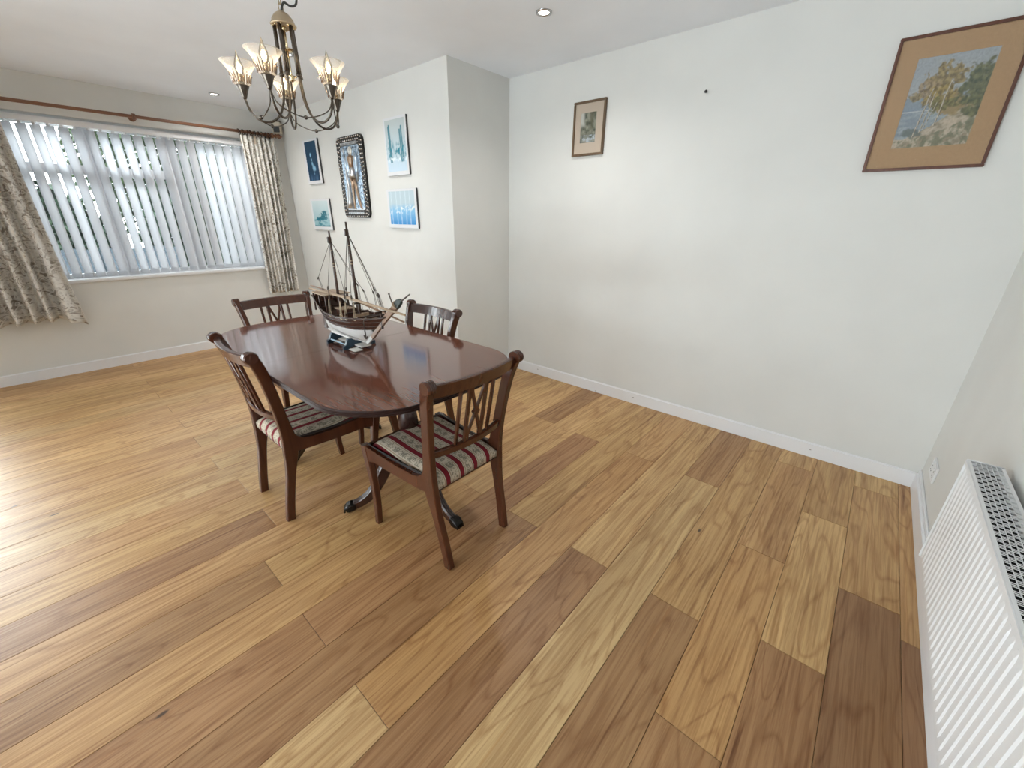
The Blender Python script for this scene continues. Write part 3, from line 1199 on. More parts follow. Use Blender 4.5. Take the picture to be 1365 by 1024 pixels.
# ================================================================== CHAIRS
def make_chair(label):
    """regency-style chair, local space, facing +y, origin on the floor"""
    t = thing('dining_chair', label, 'chair', (0, 0, 0), 0, 'mahogany chairs around the table')
    wood = M_CHAIR
    # rear leg and back post in one sabre-shaped piece
    for s in (-1, 1):
        ctl = [(0.170, -0.247, 0.0), (0.173, -0.232, 0.10), (0.179, -0.206, 0.24), (0.185, -0.186, 0.36), (0.188, -0.184, 0.44), (0.194, -0.196, 0.54),
               (0.203, -0.212, 0.65), (0.213, -0.231, 0.75), (0.222, -0.248, 0.81), (0.226, -0.262, 0.845)]
        path = bez([(s * x, y, z) for x, y, z in ctl], 4)
        n = len(path)
        ws, ds = [], []
        for q in path:
            z = q.z
            ws.append(0.029)
            ds.append(0.038 + 0.026 * math.exp(-((z - 0.39) / 0.10) ** 2) + 0.007 * min(1, max(0, (z - 0.42) / 0.1)))
        bm = NB()
        sweep(bm, path, ws, ds, (1, 0, 0), 0.12)
        # scrolled, reeded top
        r = 0.025
        c = Vector((s * 0.227, -0.267, 0.850))
        rings = []
        for dx, rr in ((-0.0185, 0.022), (-0.016, r), (-0.010, r), (-0.008, r - 0.003), (-0.006, r), (-0.001, r), (0.001, r - 0.003), (0.003, r), (0.009, r), (0.011, r - 0.003), (0.013, r), (0.0185, 0.022)):
            rings.append([c + Vector((s * dx, rr * 1.15 * math.cos(2 * PI * k / 16), rr * math.sin(2 * PI * k / 16))) for k in range(16)])
        loft(bm, rings, smooth=False)
        obj('back_post', bm, wood, t, local=True)
    # front legs
    for s in (-1, 1):
        path = bez([(s * 0.214, 0.236, 0.0), (s * 0.214, 0.226, 0.09), (s * 0.214, 0.226, 0.20), (s * 0.214, 0.240, 0.31), (s * 0.213, 0.256, 0.385), (s * 0.213, 0.262, 0.425)], 5)
        n = len(path)
        bm = NB()
        sweep(bm, path, [0.026 + 0.006 * (q.z / 0.42) for q in path], [0.030 + 0.016 * (q.z / 0.42) ** 2 for q in path], (1, 0, 0), 0.12)
        obj('front_leg', bm, wood, t, local=True)
    # side rails sweep up into the posts
    for s in (-1, 1):
        top = [(0.250, 0.428), (0.20, 0.424), (0.10, 0.416), (0.0, 0.410), (-0.08, 0.411), (-0.125, 0.420), (-0.150, 0.438), (-0.168, 0.475), (-0.180, 0.515)]
        bot = [(-0.188, 0.43), (-0.185, 0.375), (-0.165, 0.362), (-0.10, 0.358), (0.0, 0.357), (0.10, 0.358), (0.19, 0.361), (0.225, 0.352), (0.250, 0.335)]
        out = top + bot

        def fn(y, z, k, s=s):
            x = 0.188 + (0.214 - 0.188) * (y + 0.19) / 0.44 + max(0, z - 0.44) * 0.05
            return (s * (x + (0.0125 if k else -0.0125)), y, z)
        bm = NB()
        prism(bm, out, fn)
        obj('side_rail', bm, wood, t, local=True)
    bm = NB()
    box_lohi(bm, (-0.205, 0.248, 0.362), (0.205, 0.272, 0.424), 0.003)
    obj('front_rail', bm, wood, t, local=True)
    bm = NB()
    box_lohi(bm, (-0.178, -0.200, 0.358), (0.178, -0.176, 0.400), 0.002)
    for k in range(4):
        tube(bm, [(-0.176, -0.200, 0.366 + k * 0.009), (0.176, -0.200, 0.366 + k * 0.009)], 0.0038, 6)
    obj('rear_rail', bm, wood, t, local=True)

    # bowed crest and lower back rails
    def bowed(z0, z1, hw, yc, bow, th, lean):
        bm = NB()
        rings = []
        for k in range(17):
            u = -1 + 2 * k / 16
            y = yc - bow * (1 - u * u)
            ys = lean
            rings.append([(hw * u, y - th / 2 - ys, z1 - 0.003), (hw * u, y - th / 4 - ys, z1), (hw * u, y + th / 4 - ys, z1), (hw * u, y + th / 2 - ys, z1 - 0.003),
                          (hw * u, y + th / 2, z0 + 0.002), (hw * u, y + th / 4, z0), (hw * u, y - th / 4, z0), (hw * u, y - th / 2, z0 + 0.002)])
        loft(bm, rings, smooth=False)
        return bm
    obj('crest_rail', bowed(0.798, 0.854, 0.216, -0.246, 0.032, 0.025, 0.016), wood, t, local=True)
    obj('lower_back_rail', bowed(0.526, 0.556, 0.190, -0.196, 0.032, 0.024, 0.003), wood, t, local=True)

    def yb(x, z):
        """depth of the back at height z (between the two rails), bowed"""
        f = (z - 0.54) / (0.825 - 0.54)
        yc = -0.198 + (-0.252 + 0.198) * f
        hw = 0.19 + 0.022 * f
        return yc - 0.031 * (1 - (x / hw) ** 2)
    for s in (-1, 1):
        bm = NB()
        sweep(bm, [(s * 0.086, yb(0.086, z), z) for z in (0.550, 0.65, 0.75, 0.808)], 0.014, 0.012, (1, 0, 0), 0.15)
        tube(bm, [(s * 0.086, yb(0.086, z) - 0.006, z) for z in (0.556, 0.68, 0.802)], 0.003, 5)
        obj('spindle', bm, wood, t, local=True)
    bm = NB()
    for s in (-1, 1):
        sweep(bm, [(s * 0.044, yb(0.046, z), z) for z in (0.550, 0.66, 0.76, 0.808)], 0.015, 0.013, (1, 0, 0), 0.15)
        path = []
        for k in range(9):
            f = k / 8
            x = s * 0.040 * (1 - 2 * f)
            z = 0.806 - 0.252 * f
            path.append((x, yb(x, z) + 0.001 * s, z))
        sweep(bm, path, 0.013, 0.010, (1, 0, 0), 0.15)
        # leaf-shaped flares where the cross meets the uprights
        for zz, d in ((0.806, -1), (0.554, 1)):
            out = [(s * 0.038, zz), (s * 0.038, zz + d * 0.062), (s * 0.032, zz + d * 0.05), (s * 0.026, zz + d * 0.02), (s * 0.030, zz)]
            prism(bm, out, lambda u, v, k: (u, yb(u, v) + (0.005 if k else -0.005), v))
    zc = 0.680
    prism(bm, [(0, zc - 0.026), (0.017, zc), (0, zc + 0.026), (-0.017, zc)], lambda u, v, k: (u, yb(u, v) + (0.0075 if k else -0.0075), v))
    obj('cross_splat', bm, wood, t, local=True)
    # upholstered drop-in seat
    bm = NB()
    nx, ny = 24, 24

    def edge(u, v):
        y = -0.205 + 0.458 * (v + 1) / 2
        hw = 0.172 + (0.200 - 0.172) * (v + 1) / 2
        return hw * u, y
    top = []
    for j in range(ny + 1):
        row = []
        for i in range(nx + 1):
            u, v = -1 + 2 * i / nx, -1 + 2 * j / ny
            uu, vv = math.copysign(abs(u) ** 0.75, u), math.copysign(abs(v) ** 0.75, v)
            x, y = edge(uu, vv)
            hgt = (1 - abs(uu) ** 5) ** 0.5 * (1 - abs(vv) ** 5) ** 0.5
            dish = -0.010 * math.cos(v * PI / 2) * (1 - 0.2 * u * u)
            zz = 0.400 + 0.046 * hgt + dish * hgt + 0.010 * max(0, v)
            # rear corners are notched round the posts
            row.append(bm.verts.new((x, y, zz)))
        top.append(row)
    for j in range(ny):
        for i in range(nx):
            bm.faces.new((top[j][i], top[j][i + 1], top[j + 1][i + 1], top[j + 1][i])).smooth = True
    ringv = [top[0][i] for i in range(nx + 1)] + [top[j][nx] for j in range(1, ny + 1)] + [top[ny][i] for i in range(nx - 1, -1, -1)] + [top[j][0] for j in range(ny - 1, 0, -1)]
    low = [bm.verts.new((v.co.x, v.co.y, 0.372)) for v in ringv]
    for i in range(len(ringv)):
        j = (i + 1) % len(ringv)
        bm.faces.new((ringv[i], ringv[j], low[j], low[i])).smooth = True
    bm.faces.new(low)
    seat = obj('seat_cushion', bm, M_SEAT, t, local=True)
    seat['label'] = 'red and cream striped upholstered seat'
    for s in (-1, 1):
        bm = NB()
        for dz in (0.0, 0.0045):
            tube(bm, [(s * (0.1815 + 0.028 * (k / 8) - dz * 0.6), -0.165 + 0.415 * k / 8, 0.418 + dz - 0.006 * math.sin(PI * k / 8) + 0.006 * k / 8) for k in range(9)], 0.0032, 5)
        obj('edge_braid', bm, M_BLACKTRIM, seat, local=True)
    for c in t.children_recursive:
        for v in c.data.vertices:
            if v.co.y > 0:
                v.co.y *= 0.94
    return t


def dup(root, loc, rotz, label):
    r = root.copy()
    COL.objects.link(r)
    r.location = loc
    r.rotation_euler = (0, 0, rotz)
    r['label'] = label
    for c0 in list(root.children):
        c = c0.copy()
        COL.objects.link(c)
        c.parent = r
        for g0 in list(c0.children):
            g = g0.copy()
            COL.objects.link(g)
            g.parent = c
    return r


chair = make_chair('nearest mahogany chair, back to the camera, at the rounded table end')
chair.location = (-1.765, -0.628, 0)
chair.rotation_euler = (0, 0, PI / 2)
ch_l = dup(chair, (-2.495, -0.872, 0), 0.0, 'mahogany chair tucked under the left long side of the table')
ch_f = dup(chair, (-2.515, -0.285, 0), PI, 'mahogany chair on the table side nearest the wall of blue prints')
ch_e = dup(chair, (-3.315, -0.565, 0), -PI / 2, 'mahogany chair at the far table end, facing the camera, near the window')

# ================================================================== MODEL SHIP
SY = -0.600
KZ = 0.787
st = thing('ship_stand', 'small navy and white wooden cradle under the model ship', 'stand', (-2.48, SY, TZ))
for x in (-2.572, -2.402):
    out = [(-0.088, 0.0), (-0.060, 0.0), (-0.045, 0.010), (0.045, 0.010), (0.060, 0.0), (0.088, 0.0), (0.090, 0.014), (0.075, 0.022), (0.068, 0.040), (0.060, 0.052), (0.044, 0.054),
           (0.034, 0.046), (0.012, 0.034), (-0.012, 0.034), (-0.034, 0.046), (-0.044, 0.054), (-0.060, 0.052), (-0.068, 0.040), (-0.075, 0.022), (-0.090, 0.014)]
    bm = NB()
    prism(bm, out, lambda u, v, k, x=x: (x + (0.008 if k else -0.008), SY + u, TZ + 0.0005 + v))
    obj('cross_piece', bm, M_NAVY, st)
for s in (-1, 1):
    bm = NB()
    bx(bm, (-2.480, SY + s * 0.052, TZ + 0.058), (0.185, 0.013, 0.008), Matrix.Rotation(s * 0.5, 3, 'X'), 0.002)
    obj('padded_rail', bm, M_SHIPWH, st)['label'] = 'white painted rail'
    bm = NB()
    bx(bm, (-2.487, SY + s * 0.066, TZ + 0.020), (0.150, 0.016, 0.007), Matrix.Rotation(s * 0.6, 3, 'X'), 0.002)
    obj('lower_rail', bm, M_BLUE, st)['label'] = 'pale blue painted rail'
bm = NB()
box_lohi(bm, (-2.565, SY - 0.030, TZ + 0.012), (-2.330, SY + 0.030, TZ + 0.020), 0.002)
obj('base_board', bm, M_SHIPWH, st)
bm = NB()
bx(bm, (-2.345, SY - 0.052, TZ + 0.006), (0.060, 0.046, 0.005), None, 0.002)
obj('corner_plate', bm, M_SHIPWH, st)

sh = thing('model_ship', 'wooden two-masted model dhow standing on the dining table', 'model ship', (-2.45, SY, KZ))


def interp(tab, x):
    if x <= tab[0][0]:
        return tab[0][1]
    for (a, b), (c, d) in zip(tab[:-1], tab[1:]):
        if x <= c:
            f = (x - a) / (c - a)
            f = f * f * (3 - 2 * f) * 0.5 + f * 0.5
            return b + (d - b) * f
    return tab[-1][1]


SHEER = [(-2.725, 0.985), (-2.68, 0.962), (-2.62, 0.934), (-2.54, 0.918), (-2.42, 0.918), (-2.30, 0.926), (-2.20, 0.935), (-2.11, 0.947)]
BEAM = [(-2.725, 0.066), (-2.64, 0.080), (-2.55, 0.090), (-2.44, 0.094), (-2.34, 0.088), (-2.25, 0.066), (-2.17, 0.033), (-2.11, 0.003)]
POW = [(-2.725, 1.5), (-2.66, 1.0), (-2.56, 0.60), (-2.42, 0.46), (-2.32, 0.55), (-2.22, 0.85), (-2.11, 1.0)]


def keel_z(x):
    return KZ + 0.006 if x < -2.315 else KZ + 0.006 + (x + 2.315) * 0.775


WL = [(-2.725, 0.848), (-2.6, 0.856), (-2.35, 0.866), (-2.2, 0.872)]


def section(x, z0, z1, s, n=7):
    zb, zs, b, p = keel_z(x), interp(SHEER, x), interp(BEAM, x), interp(POW, x)
    z0, z1 = max(z0, zb), max(z1, zb)
    pts = []
    for k in range(n):
        z = z0 + (z1 - z0) * k / (n - 1)
        f = max(0.0, (z - zb) / max(zs - zb, 1e-4))
        tumble = 1 - 0.10 * max(0, f - 0.75) / 0.25
        pts.append((x, SY + s * b * (f ** p) * tumble, z))
    return pts


xs = [-2.725 + (2.725 - 2.112) * k / 30 for k in range(31)]
bm = NB()
for s in (-1, 1):
    loft(bm, [section(x, interp(WL, x), interp(SHEER, x), s) for x in xs], cap=False, closed=False)
x = xs[0]
a, b = section(x, interp(WL, x), interp(SHEER, x), -1), section(x, interp(WL, x), interp(SHEER, x), 1)
loft(bm, [a, b], cap=False, closed=False)
bmesh.ops.solidify(bm, geom=bm.faces[:], thickness=0.004)
hull = obj('hull', bm, M_SHIPW, sh)
bm = NB()
for s in (-1, 1):
    xs2 = [x for x in xs if keel_z(x) < interp(WL, x) - 0.001]
    loft(bm, [section(x, keel_z(x), interp(WL, x) + 0.0005, s) for x in xs2], cap=False, closed=False)
obj('underbody', bm, M_SHIPWH, sh)['label'] = 'white painted hull bottom'
bm = NB()
bx(bm, (-2.515, SY, KZ + 0.003), (0.42, 0.012, 0.010), None, 0.002)
obj('keel', bm, M_SHIPWH, sh)
# wales and gunwale
bm = NB()
for s in (-1, 1):
    for off, r in ((0.0, 0.0042), (-0.020, 0.0022), (-0.042, 0.0018)):
        pts = []
        for x in xs:
            zs, zb = interp(SHEER, x), keel_z(x)
            z = max(zs + off, zb + 0.002)
            f = min(1.0, (z - zb) / max(zs - zb, 1e-4))
            tumble = 1 - 0.10 * max(0, f - 0.75) / 0.25
            pts.append((x, SY + s * (interp(BEAM, x) * f ** interp(POW, x) * tumble + 0.001), z))
        tube(bm, pts, r, 6)
obj('rubbing_strake', bm, M_SHIPD, hull)
bm = NB()
for s in (-1, 1):
    for x in (-2.60, -2.50, -2.38, -2.28):
        f = 0.62
        zb, zs = keel_z(x), interp(SHEER, x)
        ball(bm, (x, SY + s * (interp(BEAM, x) * f ** interp(POW, x) + 0.001), zb + (zs - zb) * f), 0.0035, 8)
obj('port_hole', bm, M_ROPE, hull)
# stem, stem head, bowsprit
bm = NB()
sweep(bm, [(-2.312, SY, KZ + 0.004), (-2.262, SY, KZ + 0.040)], [0.013, 0.013], [0.020, 0.022], (0, 1, 0), 0.1)
obj('stem_foot', bm, M_SHIPWH, sh)
bm = NB()
sweep(bm, [(-2.262, SY, KZ + 0.040), (-2.14, SY, 0.930), (-2.020, SY, 1.020)], [0.013, 0.014, 0.015], [0.022, 0.026, 0.030], (0, 1, 0), 0.1)
obj('stem', bm, M_STEM, sh)
bm = NB()
sweep(bm, [(-2.026, SY, 1.015), (-2.008, SY, 1.030), (-1.992, SY, 1.040), (-1.985, SY, 1.045)], [0.017, 0.018, 0.016, 0.008], [0.033, 0.034, 0.024, 0.010], (0, 1, 0), 0.2)
obj('stem_head', bm, mat('dark_green_paint', (0.014, 0.022, 0.018), 0.5), sh)
bm = NB()
tube(bm, [(-2.034, SY, 1.016), (-2.028, SY, 1.021)], 0.0185, 10)
obj('stem_band', bm, M_SHIPL, sh)
bm = NB()
tube(bm, [(-1.995, SY, 1.036), (-1.92, SY, 1.078)], [0.0042, 0.003], 8)
obj('bowsprit', bm, M_ROPE, sh)
bm = NB()
tube(bm, [(-2.048, SY, 1.000), (-2.076, SY, 1.060)], 0.0028, 7)
ball(bm, (-2.076, SY, 1.061), 0.0045, 8)
obj('bow_pin', bm, M_ROPE, sh)
# stern post, rudder
bm = NB()
bx(bm, (-2.728, SY, 0.86), (0.012, 0.012, 0.14), None, 0.002)
obj('stern_post', bm, M_SHIPD, sh)
bm = NB()
prism(bm, [(-2.735, 0.792), (-2.764, 0.788), (-2.760, 0.83), (-2.752, 0.895), (-2.735, 0.895)], lambda u, v, k: (u, SY + (0.006 if k else -0.006), v))
tube(bm, [(-2.744, SY, 0.89), (-2.742, SY, 0.93), (-2.69, SY, 0.962)], 0.0045, 7)
obj('rudder', bm, M_SHIPD, sh)
# decks
bm = NB()
rings = []
for x in xs[1:28]:
    z = interp(SHEER, x) - 0.026
    f = (z - keel_z(x)) / (interp(SHEER, x) - keel_z(x))
    b = max(0.002, interp(BEAM, x) * f ** interp(POW, x) - 0.004)
    rings.append([(x, SY - b, z), (x, SY - b * 0.5, z + 0.002), (x, SY, z + 0.003), (x, SY + b * 0.5, z + 0.002), (x, SY + b, z)])
loft(bm, rings, cap=False, closed=False)
obj('deck', bm, M_SHIPD, sh)
# poop roof on posts
bm = NB()
prism(bm, [(-2.722, -0.060), (-2.560, -0.074), (-2.560, 0.074), (-2.722, 0.060)], lambda u, v, k: (u, SY + v, 1.000 + (0.005 if k else 0.0) - 0.12 * v * v))
obj('poop_roof', bm, M_SHIPL, sh)
bm = NB()
for s in (-1, 1):
    for x in (-2.705, -2.640, -2.572):
        bm = NB()
        bx(bm, (x, SY + s * 0.060, 0.955), (0.008, 0.008, 0.092), None, 0.001)
        obj('roof_post', bm, M_SHIPD, sh)
bm = NB()
box_lohi(bm, (-2.716, SY - 0.050, 0.94), (-2.708, SY + 0.050, 0.998))
for k in range(-2, 3):
    bx(bm, (-2.706, SY + k * 0.02, 0.968), (0.006, 0.005, 0.056))
obj('stern_board', bm, M_SHIPW, sh)
# deck fittings
bm = NB()
box_lohi(bm, (-2.535, SY - 0.030, 0.893), (-2.475, SY + 0.030, 0.935), 0.002)
obj('deck_house', bm, M_SHIPW, sh)
bm = NB()
box_lohi(bm, (-2.542, SY - 0.036, 0.936), (-2.468, SY + 0.036, 0.941), 0.001)
obj('house_roof', bm, M_SHIPL, sh)
bm = NB()
for y in (-0.03, 0.0, 0.03):
    bx(bm, (-2.30, SY + y, 0.918), (0.10, 0.014, 0.006), None, 0.001)
box_lohi(bm, (-2.345, SY - 0.04, 0.896), (-2.335, SY + 0.04, 0.935))
obj('hatch', bm, M_SHIPL, sh)
for x, w in ((-2.435, 0.085), (-2.265, 0.055), (-2.215, 0.040), (-2.61, 0.074)):
    bm = NB()
    bx(bm, (x, SY, interp(SHEER, x) + 0.004), (0.010, 2 * w + 0.02, 0.008), None, 0.001)
    obj('cross_beam', bm, M_SHIPD, sh)
bm = NB()
lathe(bm, [(0.010, 0), (0.0135, 0.008), (0.0135, 0.018), (0.010, 0.026)], (-2.40, SY - 0.052, 0.892), 12)
obj('barrel', bm, M_STEM, sh)
bm = NB()
lathe(bm, [(0.010, 0), (0.0135, 0.008), (0.0135, 0.018), (0.010, 0.026)], (-2.44, SY + 0.050, 0.892), 12)
obj('barrel', bm, M_STEM, sh)
for x in (-2.55, -2.36, -2.17):
    bm = NB()
    h = {-2.55: 1.004, -2.36: 0.992, -2.17: 0.975}[x]
    bx(bm, (x + 0.016, SY - 0.004, (0.89 + h) / 2), (0.010, 0.010, h - 0.89), None, 0.001)
    bx(bm, (x + 0.016, SY - 0.006, h - 0.006), (0.010, 0.062, 0.008), None, 0.001)
    obj('spar_crutch', bm, M_SHIPD, sh)


# masts
def mast(name, x, z0, z1, lean, r):
    bm = NB()
    tube(bm, [(x, SY, z0), (x + lean * 0.5, SY, (z0 + z1) / 2), (x + lean * 0.88, SY, z0 + (z1 - z0) * 0.88), (x + lean, SY, z1)], [r, r * 0.88, r * 0.72, r * 0.5], 10)
    bx(bm, (x + lean * 0.86, SY - 0.004, z0 + (z1 - z0) * 0.90), (0.012, 0.018, 0.030), None, 0.002)
    m = obj(name, bm, M_SHIPD, sh)
    bm = NB()
    for f in (0.60, 0.63, 0.78):
        tube(bm, [(x + lean * f, SY, z0 + (z1 - z0) * f - 0.002), (x + lean * f, SY, z0 + (z1 - z0) * f + 0.002)], r * 0.95, 10)
    obj('rope_binding', bm, M_ROPEL, m)
    return m


mast('mast', -2.362, 0.89, 1.355, -0.010, 0.0085)
mast('mast', -2.552, 0.89, 1.312, 0.004, 0.0080)
bm = NB()
tube(bm, [(-2.822, -0.626, 1.007), (-2.4, -0.622, 1.004), (-1.94, -0.618, 0.990)], [0.0045, 0.0078, 0.0050], 8)
obj('yard', bm, M_SHIPL, sh)['label'] = 'pale wooden spar lying fore and aft'
bm = NB()
tube(bm, [(-2.905, -0.580, 1.010), (-2.45, -0.590, 0.996), (-1.98, -0.600, 0.950)], [0.004, 0.0062, 0.004], 8)
obj('yard', bm, M_STEM, sh)['label'] = 'dark wooden spar lying fore and aft'

# rigging with pulley blocks
MH, ZH = (-2.371, SY, 1.312), (-2.548, SY, 1.268)
lines = [(ZH, (-2.751, SY, 1.066), (-2.720, SY, 1.004)), (ZH, (-2.486, SY - 0.078, 1.052), (-2.492, SY - 0.085, 0.922)), (ZH, (-2.486, SY + 0.078, 1.052), (-2.492, SY + 0.085, 0.922)),
         (ZH, (-2.42, SY + 0.07, 1.03), (-2.40, SY + 0.085, 0.922)), (ZH, (-2.44, SY - 0.02, 1.03), (-2.42, SY - 0.02, 0.93)),
         (MH, (-2.335, SY - 0.076, 1.028), (-2.340, SY - 0.086, 0.924)), (MH, (-2.290, SY - 0.066, 1.030), (-2.280, SY - 0.076, 0.930)),
         (MH, (-2.335, SY + 0.076, 1.028), (-2.340, SY + 0.086, 0.924)), (MH, (-2.290, SY + 0.072, 1.018), (-2.275, SY + 0.074, 0.930)), (MH, (-2.245, SY + 0.050, 1.030), (-2.215, SY + 0.052, 0.936)),
         (MH, (-2.195, SY, 1.070), (-2.160, SY, 0.985)), (MH, (-2.400, SY - 0.03, 1.05), (-2.405, SY - 0.05, 0.925))]
bm = NB()
for a, b, c in lines:
    tube(bm, [a, b], 0.0011, 5)
    tube(bm, [b, Vector(b).lerp(Vector(c), 0.5) + Vector((0.003, 0, 0)), c], 0.0010, 5)
    tube(bm, [Vector(b) + Vector((0.004, 0.002, 0)), Vector(c) + Vector((0.010, 0.004, 0))], 0.0010, 5)
obj('rigging', bm, M_ROPE, sh)
for a, b, c in lines:
    bm = NB()
    d = (Vector(a) - Vector(b)).normalized()
    v = bmesh.ops.create_uvsphere(bm, u_segments=8, v_segments=6, radius=1.0)['verts']
    q = Vector((0, 0, 1)).rotation_difference(d)
    bmesh.ops.transform(bm, matrix=Matrix.Translation(Vector(b)) @ q.to_matrix().to_4x4() @ Matrix.Diagonal((0.0042, 0.0042, 0.011, 1)), verts=v)
    obj('pulley_block', bm, M_ROPE, sh)
# coils of pale rope over the near rail and an anchor at the bow
bm = NB()
for x in (-2.50, -2.345, -2.29, -2.39):
    y = SY - interp(BEAM, x) + 0.012
    zt = interp(SHEER, x)
    tube(bm, bez([(x, y + 0.004, zt + 0.075), (x + 0.008, y, zt + 0.03), (x + 0.012, y - 0.002, zt - 0.002), (x + 0.002, y - 0.004, zt - 0.008), (x - 0.008, y - 0.002, zt), (x - 0.006, y + 0.002, zt + 0.04), (x - 0.001, y + 0.004, zt + 0.078)], 5), 0.0022, 6)
obj('rope_coil', bm, M_ROPEL, sh)
bm = NB()
tube(bm, [(-2.205, SY - 0.062, 0.936), (-2.205, SY - 0.068, 0.925), (-2.206, SY - 0.066, 0.880)], 0.0022, 6)
tube(bm, [(-2.206, SY - 0.066, 0.885), (-2.206, SY - 0.065, 0.845)], 0.0034, 6)
tube(bm, bez([(-2.222, SY - 0.065, 0.858), (-2.214, SY - 0.065, 0.847), (-2.206, SY - 0.065, 0.844), (-2.198, SY - 0.065, 0.847), (-2.190, SY - 0.065, 0.858)], 4), 0.0028, 6)
obj('anchor', bm, M_ROPE, sh)


# ================================================================== PICTURES
def fbm(x, y, s=0.0, o=4):
    return noise.fractal(Vector((x, y, s)), 1.0, 2.0, o)


def lerp3(a, b, t):
    t = max(0.0, min(1.0, t))
    return tuple(x + (y - x) * t for x, y in zip(a, b))


def sst(a, b, x):
    t = max(0.0, min(1.0, (x - a) / (b - a)))
    return t * t * (3 - 2 * t)


def print_bm(x0, x1, z0, z1, y, nx, nz, fn):
    """flat printed sheet, fine grid carrying the printed colours (u right, v up, both 0..1)"""
    bm = NB()
    cl = bm.verts.layers.float_color.new('print')
    g = []
    for j in range(nz + 1):
        row = []
        for i in range(nx + 1):
            u, v = i / nx, j / nz
            w = bm.verts.new((x0 + (x1 - x0) * u, y, z0 + (z1 - z0) * v))
            c = fn(u, v)
            w[cl] = (*c, 1)
            row.append(w)
        g.append(row)
    for j in range(nz):
        for i in range(nx):
            bm.faces.new((g[j][i], g[j][i + 1], g[j + 1][i + 1], g[j + 1][i]))
    return bm


def art_heron(u, v):
    c = lerp3((0.012, 0.045, 0.095), (0.022, 0.065, 0.12), v + 0.3 * fbm(u * 3, v * 3, 1))
    # pale bird-like form on the dark ground
    for (px, py, r, k) in ((0.42, 0.66, 0.09, 0.9), (0.45, 0.54, 0.06, 0.8), (0.48, 0.44, 0.08, 0.8), (0.56, 0.33, 0.15, 0.75), (0.68, 0.31, 0.10, 0.7), (0.58, 0.18, 0.05, 0.6)):
        d = math.hypot(u - px - 0.02 * fbm(u * 9, v * 9, 2), (v - py) * 1.25)
        c = lerp3(c, (0.30, 0.55, 0.75), k * (1 - sst(r * 0.4, r, d)))
    c = lerp3(c, (0.10, 0.22, 0.40), 0.5 * sst(0.25, 0.0, v) * (0.5 + fbm(u * 6, v * 2, 4)))
    return c


def art_lagoon(u, v):
    c = lerp3((0.30, 0.52, 0.58), (0.62, 0.72, 0.74), v)
    n = fbm(u * 4, v * 9, 7)
    if v < 0.34:
        c = lerp3(c, (0.03, 0.22, 0.30), sst(-0.1, 0.35, n) * 0.9)
    for (px, py, rx, ry) in ((0.68, 0.46, 0.22, 0.10), (0.72, 0.56, 0.16, 0.06), (0.30, 0.30, 0.14, 0.08), (0.6, 0.34, 0.3, 0.07)):
        d = math.hypot((u - px) / rx, (v - py) / ry) + 0.6 * fbm(u * 14, v * 14, 3)
        c = lerp3(c, (0.02, 0.16, 0.22), 0.9 * (1 - sst(0.7, 1.1, d)))
    if v < 0.05:
        c = lerp3(c, (0.08, 0.18, 0.24), 0.6)
    return c


def art_masts(u, v):
    c = lerp3((0.48, 0.64, 0.74), (0.52, 0.58, 0.58), v)
    if v < 0.25:
        c = lerp3(c, (0.60, 0.74, 0.86), 0.8 - v)
    for px, w, top in ((0.20, 0.050, 0.92), (0.15, 0.03, 0.88), (0.72, 0.05, 0.80), (0.80, 0.05, 0.86)):
        d = abs(u - px - 0.05 * (1 - v) - 0.012 * fbm(u * 3, v * 14, 5))
        if 0.18 < v < top:
            c = lerp3(c, (0.015, 0.17, 0.23), 0.85 * (1 - sst(w * 0.4, w, d)))
    m = math.exp(-((v - 0.40) / 0.15) ** 2)
    n = fbm(u * 10, v * 9, 11)
    c = lerp3(c, (0.02, 0.22, 0.30), m * sst(-0.05, 0.35, n))
    m2 = math.exp(-((v - 0.24) / 0.05) ** 2)
    c = lerp3(c, (0.82, 0.90, 0.94), m2 * sst(0.0, 0.3, fbm(u * 14, v * 14, 13)))
    return c


def art_sails(u, v):
    top, mid, low = (0.50, 0.62, 0.68), (0.25, 0.52, 0.76), (0.05, 0.27, 0.62)
    c = lerp3(low, mid, v / 0.42) if v < 0.42 else lerp3(mid, top, (v - 0.42) / 0.22 + 0.25 * fbm(u * 6, v * 3, 2))
    for px in (0.10, 0.30, 0.47, 0.66, 0.82):
        d = abs(u - px - 0.006 * fbm(1, v * 8, px))
        c = lerp3(c, (0.72, 0.83, 0.90), 0.75 * (1 - sst(0.004, 0.028, d)) * (0.6 + 0.4 * fbm(px * 9, v * 6, 3)))
    m = math.exp(-((v - 0.50) / 0.07) ** 2)
    c = lerp3(c, (0.85, 0.88, 0.86), m * sst(0.05, 0.30, fbm(u * 9, v * 12, 9)) * (0.4 + 0.6 * (u > 0.35)))
    c = lerp3(c, (0.85, 0.9, 0.93), 0.8 * math.exp(-((v - 0.36) / 0.04) ** 2) * sst(0.15, 0.3, fbm(u * 11, v * 12, 19)))
    return c


def art_waterfall(u, v):
    n = fbm(u * 5, v * 7, 2, 5)
    c = lerp3((0.10, 0.11, 0.08), (0.34, 0.34, 0.27), 0.5 + n)
    c = lerp3(c, (0.60, 0.60, 0.55), sst(0.12, -0.12, u - 0.22 + 0.25 * (1 - v) * fbm(3, v * 4, 1)) * sst(0.45, 0.7, v))
    c = lerp3(c, (0.16, 0.15, 0.10), 0.8 * math.exp(-((u - 0.72) / 0.14) ** 2) * sst(0.3, 0.5, v))
    if v < 0.26:
        c = lerp3(c, (0.50, 0.55, 0.60), sst(0.0, 0.25, fbm(u * 5, v * 12, 8)) * 0.9 + 0.15)
    c = lerp3(c, (0.06, 0.06, 0.05), 0.7 * (1 - sst(0.0, 0.05, v)))
    return c


